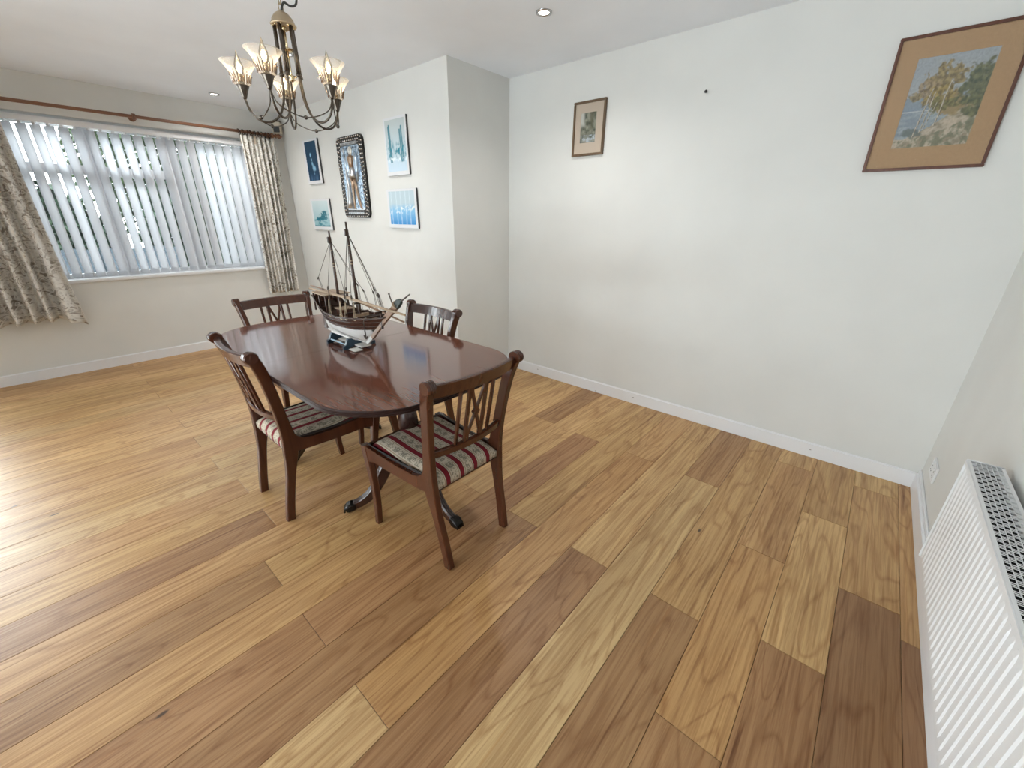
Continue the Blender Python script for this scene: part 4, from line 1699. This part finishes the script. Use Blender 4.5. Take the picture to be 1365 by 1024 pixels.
def art_birches(u, v):
    sky = lerp3((0.47, 0.49, 0.50), (0.40, 0.44, 0.48), v + 0.4 * fbm(u * 2.5, v * 3, 1))
    c = sky
    # lake and far shore
    if v < 0.58:
        far = lerp3((0.30, 0.36, 0.42), (0.24, 0.31, 0.38), fbm(u * 4, v * 12, 4) + 0.5)
        c = far if v > 0.42 + 0.03 * fbm(u * 3, 0, 4) else lerp3((0.26, 0.32, 0.38), (0.40, 0.45, 0.49), 0.5 + fbm(u * 3, v * 22, 6))
    if abs(v - 0.415) < 0.008 and u < 0.45:
        c = (0.55, 0.58, 0.60)
    # sandy bank sweeping up to the right
    bank = 0.10 + 0.36 * sst(0.05, 1.0, u) + 0.03 * fbm(u * 6, 1, 5)
    if v < bank:
        n = fbm(u * 5 + v * 4, v * 12 - u * 6, 8)
        c = lerp3((0.58, 0.49, 0.38), (0.33, 0.28, 0.20), sst(-0.25, 0.35, n))
        if v < 0.09 + 0.12 * u * u * 2:
            c = lerp3(c, (0.18, 0.20, 0.13), 0.85 * sst(-0.2, 0.25, fbm(u * 11, v * 11, 14)))
    # bushes, ochre hillside and dark pines on the right
    d = math.hypot((u - 0.66) / 0.26, (v - 0.47) / 0.14) + 0.5 * fbm(u * 7, v * 7, 3)
    c = lerp3(c, (0.36, 0.25, 0.10), 0.9 * (1 - sst(0.75, 1.05, d)))
    d = math.hypot((u - 0.95) / 0.30, (v - 0.60) / 0.30) + 0.6 * fbm(u * 8, v * 10, 21)
    c = lerp3(c, lerp3((0.06, 0.08, 0.05), (0.20, 0.21, 0.10), 0.5 + fbm(u * 20, v * 20, 2)), 0.95 * (1 - sst(0.75, 1.0, d)))
    d = math.hypot((u - 0.22) / 0.16, (v - 0.16) / 0.06) + 0.6 * fbm(u * 12, v * 12, 31)
    c = lerp3(c, (0.13, 0.17, 0.16), 0.85 * (1 - sst(0.7, 1.0, d)))
    # autumn crowns
    for (px, py, rx, ry, col) in ((0.46, 0.76, 0.27, 0.17, (0.30, 0.22, 0.09)), (0.30, 0.64, 0.20, 0.13, (0.34, 0.25, 0.15)), (0.44, 0.56, 0.22, 0.12, (0.32, 0.23, 0.08)), (0.12, 0.58, 0.10, 0.05, (0.27, 0.21, 0.11)),
                                  (0.50, 0.46, 0.16, 0.07, (0.18, 0.17, 0.07))):
        d = math.hypot((u - px) / rx, (v - py) / ry) + 0.75 * fbm(u * 13, v * 13, px * 9)
        cc = lerp3(tuple(x * 0.55 for x in col), tuple(x * 1.45 for x in col), 0.5 + 1.1 * fbm(u * 24, v * 24, 5))
        c = lerp3(c, cc, 0.92 * (1 - sst(0.70, 0.98, d)))
    # pale trunks
    for px, pt, z0, z1, w in ((0.25, 0.33, 0.10, 0.66, 0.010), (0.33, 0.38, 0.16, 0.62, 0.008), (0.49, 0.54, 0.22, 0.72, 0.011), (0.36, 0.44, 0.20, 0.50, 0.006)):
        if z0 < v < z1:
            x = px + (pt - px) * (v - z0) / (z1 - z0) + 0.008 * fbm(px * 7, v * 8, 2)
            dd = u - x
            if abs(dd) < w:
                c = (0.58, 0.52, 0.42) if dd < 0.3 * w else (0.17, 0.13, 0.09)
    g = 0.16 * fbm(u * 40, v * 40, 50)
    c = lerp3(c, (0.46, 0.43, 0.38), 0.16)
    return tuple(max(0.01, x * (1 + g)) for x in c)


def canvas_print(label, x0, x1, z0, z1, fn, border, nx, nz, depth=0.017):
    t = thing('canvas_print', label, 'picture', ((x0 + x1) / 2, YP, z0), 0, 'blue prints on the corner wall')
    bm = NB()
    box_lohi(bm, (x0, YP - depth, z0), (x1, YP - 0.001, z1), 0.002)
    obj('stretcher', bm, M_EDGE, t)
    bm = NB()
    box_lohi(bm, (x0 + 0.0005, YP - depth - 0.0018, z0 + 0.0005), (x1 - 0.003, YP - depth + 0.0006, z1 - 0.0005))
    obj('border', bm, M_CANVAS, t)
    bx0, bz0 = border
    obj('print', print_bm(x0 + bx0, x1 - bx0, z0 + bz0, z1 - bz0 * 0.6, YP - depth - 0.0026, nx, nz, fn), M_PRINT, t)


canvas_print('dark navy portrait print with a pale bird, nearest the curtain', -5.360, -5.035, 1.695, 2.105, art_heron, (0.040, 0.030), 40, 52)
canvas_print('small teal and white landscape print below the navy one', -5.403, -4.965, 1.240, 1.550, art_lagoon, (0.040, 0.032), 60, 48)
canvas_print('tall pale print with teal upright strokes, upper right of the group', -3.850, -3.535, 1.700, 2.120, art_masts, (0.022, 0.030), 48, 64)
canvas_print('bright blue print with white vertical streaks, lower right of the group', -3.895, -3.470, 1.287, 1.598, art_sails, (0.030, 0.030), 64, 48)


def framed(label, x0, x1, z0, z1, fw, fm, mount, ax0, ax1, az0, az1, fn, nx, nz, depth=0.022):
    t = thing('framed_picture', label, 'picture', ((x0 + x1) / 2, YB, z0))
    yf = YB - depth
    bm = NB()
    for lo, hi in (((x0, z0), (x1, z0 + fw)), ((x0, z1 - fw), (x1, z1)), ((x0, z0 + fw), (x0 + fw, z1 - fw)), ((x1 - fw, z0 + fw), (x1, z1 - fw))):
        box_lohi(bm, (lo[0], yf, lo[1]), (hi[0], YB - 0.001, hi[1]), 0.0022)
    obj('frame', bm, fm, t)
    bm = NB()
    ym = yf + 0.009
    for lo, hi in (((x0 + fw, z0 + fw), (x1 - fw, az0)), ((x0 + fw, az1), (x1 - fw, z1 - fw)), ((x0 + fw, az0), (ax0, az1)), ((ax1, az0), (x1 - fw, az1))):
        box_lohi(bm, (lo[0], ym, lo[1]), (hi[0], ym + 0.003, hi[1]))
    obj('mount', bm, mount, t)
    obj('print', print_bm(ax0 - 0.001, ax1 + 0.001, az0 - 0.001, az1 + 0.001, ym + 0.002, nx, nz, fn), M_PRINT, t)
    bm = NB()
    box_lohi(bm, (x0 + fw, yf + 0.004, z0 + fw), (x1 - fw, yf + 0.0055, z1 - fw))
    obj('glazing', bm, M_PGLASS, t)


M_PGLASS = thin_glass('picture_glass', (0.98, 0.98, 0.98), 0.04, 0.0, 1.18)
framed('small framed waterfall print with cream mount on the long wall', -2.408, -2.149, 1.803, 2.145, 0.015, M_FRAMEG, M_MOUNT2, -2.347, -2.221, 1.887, 2.073, art_waterfall, 48, 64)
framed('large framed lakeside watercolour in a tan mount, upper right', -0.652, -0.2285, 1.606, 2.148, 0.0125, M_FRAME, M_MOUNT, -0.567, -0.3125, 1.703, 2.058, art_birches, 120, 150, 0.020)

bm = NB()
tube(bm, [(-1.493, YB + 0.004, 2.075), (-1.493, YB - 0.014, 2.077)], 0.0035, 8)
tube(bm, [(-1.493, YB - 0.013, 2.077), (-1.493, YB - 0.016, 2.0772)], 0.0085, 10)
tag(obj('picture_nail', bm, M_STEEL, None, base=(-1.493, YB, 2.075)), 'lone dark nail head in the bare white wall', 'nail')

# ------------------------------------------------------------------ embossed metal relief
rx0, rx1, rz0, rz1 = -4.655, -4.195, 1.366, 2.060
rl = thing('metal_relief', 'tall embossed metal wall relief of a figure, between the blue prints', 'relief', ((rx0 + rx1) / 2, YP, rz0))


def rrect(x0, x1, z0, z1, r, n=6):
    p = []
    for cx, cz, a in ((x1 - r, z0 + r, -PI / 2), (x1 - r, z1 - r, 0), (x0 + r, z1 - r, PI / 2), (x0 + r, z0 + r, PI)):
        for k in range(n + 1):
            p.append((cx + r * math.cos(a + PI / 2 * k / n), cz + r * math.sin(a + PI / 2 * k / n)))
    return p


bm = NB()
prism(bm, rrect(rx0, rx1, rz0, rz1, 0.05), lambda u, v, k: (u, YP - (0.022 if k else 0.001), v))
obj('back_plate', bm, M_PEWTER, rl)
bm = NB()
prism(bm, rrect(rx0 + 0.072, rx1 - 0.060, rz0 + 0.072, rz1 - 0.080, 0.02), lambda u, v, k: (u, YP - (0.025 if k else 0.018), v))
obj('centre_panel', bm, M_RELBG, rl)
bm = NB()
rr = random.Random(4)


def along(pl, step):
    d = 0.0
    n = len(pl)
    out = []
    acc = 0.0
    for i in range(n):
        a, b = Vector(pl[i]), Vector(pl[(i + 1) % n])
        L = (b - a).length
        while acc < L:
            out.append(a.lerp(b, acc / L))
            acc += step
        acc -= L
    return out


for inset, r, step in ((0.013, 0.010, 0.034), (0.038, 0.011, 0.036), (0.061, 0.008, 0.028)):
    for p in along(rrect(rx0 + inset, rx1 - inset, rz0 + inset, rz1 - inset, max(0.012, 0.05 - inset)), step):
        v = bmesh.ops.create_icosphere(bm, subdivisions=1, radius=r * rr.uniform(0.85, 1.1))['verts']
        bmesh.ops.transform(bm, matrix=Matrix.Translation((p.x, YP - 0.022, p.y)) @ Matrix.Diagonal((1, 1.0, 1, 1)), verts=v)
bo = obj('beaded_border', bm, M_BEAD, rl, smooth=True)
bo['kind'] = 'stuff'
yr = YP - 0.026
fc = -4.405


def rel(bm, pts, rad, seg=8):
    tube(bm, [(x, yr, z) for x, z in pts], rad, seg)


bm = NB()   # standing figure: legs, kilt, torso, arms, head as one embossed body
rel(bm, [(fc - 0.018, 1.72), (fc - 0.026, 1.60), (fc - 0.030, 1.52), (fc - 0.034, 1.452), (fc - 0.010, 1.448)], [0.020, 0.017, 0.014, 0.011, 0.007])
rel(bm, [(fc + 0.018, 1.72), (fc + 0.040, 1.60), (fc + 0.062, 1.52), (fc + 0.085, 1.452), (fc + 0.108, 1.448)], [0.020, 0.017, 0.014, 0.011, 0.007])
obj('figure_legs', bm, M_RELBR, rl)
bm = NB()
rel(bm, [(fc, 1.715), (fc, 1.75), (fc, 1.79), (fc - 0.002, 1.80)], [0.050, 0.044, 0.034, 0.020])
obj('figure_kilt', bm, M_RELFIG, rl)
bm = NB()
rel(bm, [(fc - 0.002, 1.795), (fc - 0.004, 1.84), (fc - 0.006, 1.88), (fc - 0.008, 1.905)], [0.026, 0.033, 0.038, 0.014])
rel(bm, [(fc - 0.036, 1.888), (fc - 0.075, 1.83), (fc - 0.105, 1.78), (fc - 0.120, 1.80)], [0.013, 0.011, 0.009, 0.008])
rel(bm, [(fc + 0.026, 1.888), (fc + 0.055, 1.83), (fc + 0.045, 1.77)], [0.013, 0.011, 0.008])
obj('figure_torso', bm, M_RELBR, rl)
bm = NB()
ball(bm, (fc - 0.006, yr, 1.935), 0.034, 16, (0.95, 0.45, 1.15))
obj('figure_head', bm, mat('pale_relief', (0.70, 0.68, 0.62), 0.35, 0.6), rl)
bm = NB()
rel(bm, [(fc - 0.125, 1.45), (fc - 0.122, 1.78), (fc - 0.120, 1.94)], [0.006, 0.006, 0.004])
rel(bm, [(fc - 0.120, 1.92), (fc - 0.120, 1.945), (fc - 0.120, 1.972)], [0.004, 0.013, 0.001])
obj('staff', bm, M_RELFIG, rl)
bm = NB()
rel(bm, [(fc - 0.110, 1.45), (fc - 0.100, 1.52), (fc - 0.098, 1.62), (fc - 0.110, 1.74), (fc - 0.118, 1.76)], [0.045, 0.034, 0.024, 0.014, 0.003])
obj('robe', bm, M_RELFIG, rl)
bm = NB()
for sx, d in ((fc - 0.055, -1), (fc + 0.075, 1)):
    rel(bm, [(sx, 1.93), (sx + d * 0.012, 1.86), (sx + d * 0.010, 1.78), (sx, 1.68)], [0.010, 0.030, 0.026, 0.006])
obj('wing_panel', bm, mat('pale_blue_relief', (0.50, 0.62, 0.75), 0.28, 0.8), rl)
bm = NB()
box_lohi(bm, (rx0 + 0.085, yr - 0.002, 1.438), (rx1 - 0.070, yr + 0.006, 1.447), 0.002)
for k in range(14):
    box_lohi(bm, (rx0 + 0.085 + k * 0.021, yr - 0.004, 1.985), (rx0 + 0.098 + k * 0.021, yr + 0.006, 2.010), 0.002)
for k in range(13):
    box_lohi(bm, (rx0 + 0.085 + k * 0.022, yr - 0.004, 1.398), (rx0 + 0.099 + k * 0.022, yr + 0.006, 1.418), 0.002)
obj('ornament_band', bm, M_RELFIG, rl)

# ------------------------------------------------------------------ sensor box in the upper corner
sb = thing('wall_sensor', 'cream corner box with a dark front, high beside the curtain pole end', 'sensor', (XW + 0.02, 0.60, 2.22))
rz = Matrix.Rotation(math.radians(-40), 3, 'Z')
bm = NB()
bx(bm, (XW + 0.065, 0.585, 2.262), (0.060, 0.085, 0.115), rz, 0.008)
obj('case', bm, M_CREAM, sb)
bm = NB()
d = rz @ Vector((0.031, 0, 0))
bx(bm, (XW + 0.065 + d.x, 0.585 + d.y, 2.245), (0.010, 0.062, 0.055), rz, 0.004)
obj('lens', bm, M_BLACK, sb)
bm = NB()
bx(bm, (XW + 0.065, 0.585, 2.323), (0.064, 0.090, 0.008), rz, 0.002)
obj('cap', bm, mat('brown_plastic', (0.16, 0.11, 0.07), 0.5), sb)

# ------------------------------------------------------------------ switched socket on the right wall
so = thing('wall_socket', 'white double plug socket low on the right wall', 'socket', (0, 1.035, 0.205))
bm = NB()
box_lohi(bm, (-0.009, 0.962, 0.200), (0.0, 1.108, 0.286), 0.003)
obj('face_plate', bm, M_PLASTIC, so)
for yc in (0.998, 1.072):
    bm = NB()
    bx(bm, (-0.0105, yc, 0.270), (0.005, 0.012, 0.018), Matrix.Rotation(0.15, 3, 'Y'), 0.001)
    obj('rocker_switch', bm, M_PLASTIC, so)
    bm = NB()
    bx(bm, (-0.0093, yc, 0.250), (0.0012, 0.004, 0.009))
    bx(bm, (-0.0093, yc - 0.011, 0.226), (0.0012, 0.007, 0.004))
    bx(bm, (-0.0093, yc + 0.011, 0.226), (0.0012, 0.007, 0.004))
    obj('pin_holes', bm, M_BLACK, so)

# ------------------------------------------------------------------ radiator on the right wall
RF, RBK, RT, RB, RY1, RY0 = -0.103, -0.018, 0.683, 0.283, 0.165, -1.30
ra = thing('radiator', 'white fluted panel radiator with a slotted top grille on the right wall', 'radiator', (RBK, (RY0 + RY1) / 2, RB))
bm = NB()
box_lohi(bm, (RF + 0.007, RY0, RB), (RF + 0.016, RY1 - 0.003, RT - 0.012), 0.003)
y = RY1 - 0.022
while y > RY0 + 0.02:
    rings = []
    for z, f in ((RB + 0.014, 0.0), (RB + 0.030, 1.0), (RT - 0.044, 1.0), (RT - 0.028, 0.0)):
        w, d = 0.0125 * (0.6 + 0.4 * f), 0.0026 * f
        rings.append([(RF + 0.0072, y + w, z), (RF + 0.0068 - d, y + w * 0.62, z), (RF + 0.0068 - d, y - w * 0.62, z), (RF + 0.0072, y - w, z)])
    loft(bm, rings, cap=True, closed=True, smooth=False)
    y -= 0.0335
obj('front_panel', bm, M_RADW, ra)
bm = NB()
box_lohi(bm, (RBK - 0.012, RY0, RB), (RBK, RY1 - 0.003, RT - 0.012))
obj('rear_panel', bm, M_RADW, ra)
bm = NB()
y = RY1 - 0.03
while y > RY0 + 0.02:
    box_lohi(bm, (RF + 0.018, y - 0.0006, RB + 0.03), (RBK - 0.014, y + 0.0006, RT - 0.06))
    y -= 0.016
box_lohi(bm, (RF + 0.017, RY0 + 0.01, RB + 0.02), (RBK - 0.013, RY1 - 0.012, RT - 0.025))
fin = obj('convector_fins', bm, M_RADIN, ra)
fin['kind'] = 'stuff'
for yy in (RY1, RY0):
    bm = NB()
    a, b = (yy - 0.0025, yy) if yy == RY1 else (yy, yy + 0.0025)
    box_lohi(bm, (RF + 0.002, a, RB + 0.002), (RBK, b, RT), 0.001)
    obj('end_panel', bm, M_RADW, ra)
# top grille: lengthwise bars and cross bars leaving one long and two short slots in turn
bm = NB()
gx0, gx1 = RF + 0.001, RBK - 0.001
zt0, zt1 = RT - 0.0012, RT
box_lohi(bm, (gx0, RY0 + 0.003, RT - 0.016), (gx0 + 0.0025, RY1 - 0.003, RT), 0.001)
box_lohi(bm, (gx0 + 0.0025, RY0 + 0.003, zt0), (gx0 + 0.010, RY1 - 0.003, zt1))
box_lohi(bm, (gx1 - 0.008, RY0 + 0.003, zt0), (gx1, RY1 - 0.003, zt1))
cw = (gx1 - 0.008 - gx0 - 0.010) / 6
for c in range(1, 6):
    xx = gx0 + 0.010 + c * cw
    box_lohi(bm, (xx - 0.0009, RY0 + 0.003, zt0), (xx + 0.0009, RY1 - 0.003, zt1))
for c in range(6):
    y = RY1 - 0.004 - (0.0145 if c % 2 else 0.0)
    xa, xb = gx0 + 0.010 + c * cw, gx0 + 0.010 + (c + 1) * cw
    while y > RY0 + 0.03:
        for o_, w in ((0.0, 0.002), (0.0155, 0.002), (0.0220, 0.002)):
            box_lohi(bm, (xa, y - o_ - w, zt0), (xb, y - o_, zt1))
        y -= 0.0285
gr = obj('top_grille', bm, M_RADW, ra)
gr['kind'] = 'stuff'
bm = NB()
for y in (RY1 - 0.001, RY1 - 0.0035):
    tube(bm, [(RF + 0.004, y, RT + 0.001), (RBK - 0.002, y, RT + 0.001)], 0.0012, 5)
obj('end_clip', bm, M_RADW, ra)
for y in (0.0, -1.1):
    bm = NB()
    box_lohi(bm, (RBK, y - 0.02, RB + 0.05), (-0.0015, y + 0.02, RT - 0.06), 0.001)
    obj('wall_bracket', bm, M_RADW, ra)
bm = NB()
for y in (RY0 + 0.03,):
    tube(bm, [(-0.06, y, RB + 0.01), (-0.06, y, 0.0)], 0.0075, 10)
    lathe(bm, [(0.009, 0), (0.013, 0.004), (0.013, 0.03), (0.009, 0.036)], (-0.06, y, RB - 0.045), 12)
obj('pipe', bm, M_RADW, ra)

# ================================================================== OUTSIDE THE WINDOW
bm = NB()
box_lohi(bm, (-30, -20, -0.4), (XW - 0.3, 20, -0.3))
box_lohi(bm, (XW - 0.3, -20, -0.4), (12, YF - 0.12, -0.3))
struct('ground', bm, M_BOUNCE)


def leaves(bm, n, fn, size, rr):
    for _ in range(n):
        p = Vector(fn())
        a = Vector((rr.gauss(0, 1), rr.gauss(0, 1), rr.gauss(0, 1))).normalized()
        b = a.orthogonal().normalized()
        c = a.cross(b)
        s = size * rr.uniform(0.6, 1.3)
        vs = [bm.verts.new(p + b * s), bm.verts.new(p + c * s * 0.55), bm.verts.new(p - b * s), bm.verts.new(p - c * s * 0.55)]
        bm.faces.new(vs)


def bush(name, label, cat, x, y, w, d, h, n, m, trunk=0.0, size=0.06, group=None):
    rr = random.Random(int(abs(x * 31 + y * 17)))
    t = thing(name, label, cat, (x, y, -0.3), 0, group)

    def fn():
        while True:
            q = Vector((rr.uniform(-1, 1), rr.uniform(-1, 1), rr.uniform(-1, 1)))
            if 0.35 < q.length < 1:
                break
        q *= 1 + 0.18 * noise.noise(q * 3)
        return (x + q.x * d, y + q.y * w, trunk - 0.3 + (q.z + 1) / 2 * h)
    bm = NB()
    leaves(bm, n, fn, size, rr)
    f = obj('foliage', bm, m, t)
    f['kind'] = 'stuff'
    bm = NB()
    tube(bm, [(x, y, -0.32), (x, y, trunk + h * 0.3), (x + 0.05, y + 0.08, trunk + h * 0.7)], [0.09, 0.07, 0.03], 8)
    for k in range(5):
        a = k * 1.3
        tube(bm, [(x, y, trunk + h * (0.1 + 0.08 * k)), (x + math.cos(a) * d * 0.5, y + math.sin(a) * w * 0.5, trunk + h * (0.3 + 0.1 * k))], [0.04, 0.012], 6)
    obj('trunk', bm, M_BARK, t)


bush('shrub', 'dark green garden shrub seen through the left blind gaps', 'shrub', -10.2, -1.75, 1.25, 0.6, 2.25, 9000, M_LEAF, 0.0, 0.085)
bush('shrub', 'dense green garden shrub seen through the middle blind gaps', 'shrub', -10.2, 1.25, 1.4, 0.6, 2.6, 9000, M_LEAF, 0.0, 0.085)
bush('tree', 'leafy garden tree seen high through the middle blind gaps', 'tree', -12.9, 0.95, 1.5, 1.0, 3.4, 6500, M_LEAF2, 1.0, 0.075)
bush('tree', 'leafy garden tree seen beyond the right end of the blind', 'tree', -12.9, 4.6, 1.6, 1.0, 3.6, 6000, M_LEAF2, 0.6, 0.075)
fn_ = thing('garden_fence', 'slate blue board fence low behind the blind slats', 'fence', (-8.8, -1.4, -0.3))
for i in range(22):
    bm = NB()
    yy = -3.3 + i * 0.15
    box_lohi(bm, (-8.81, yy, -0.3), (-8.79, yy + 0.143, 0.92 + 0.01 * (i % 3)), 0.002)
    obj('board', bm, M_FENCE, fn_)
bm = NB()
box_lohi(bm, (-8.85, -3.3, 0.55), (-8.81, 0.0, 0.63))
box_lohi(bm, (-8.85, -3.3, 0.0), (-8.81, 0.0, 0.08))
obj('rail', bm, M_FENCE, fn_)
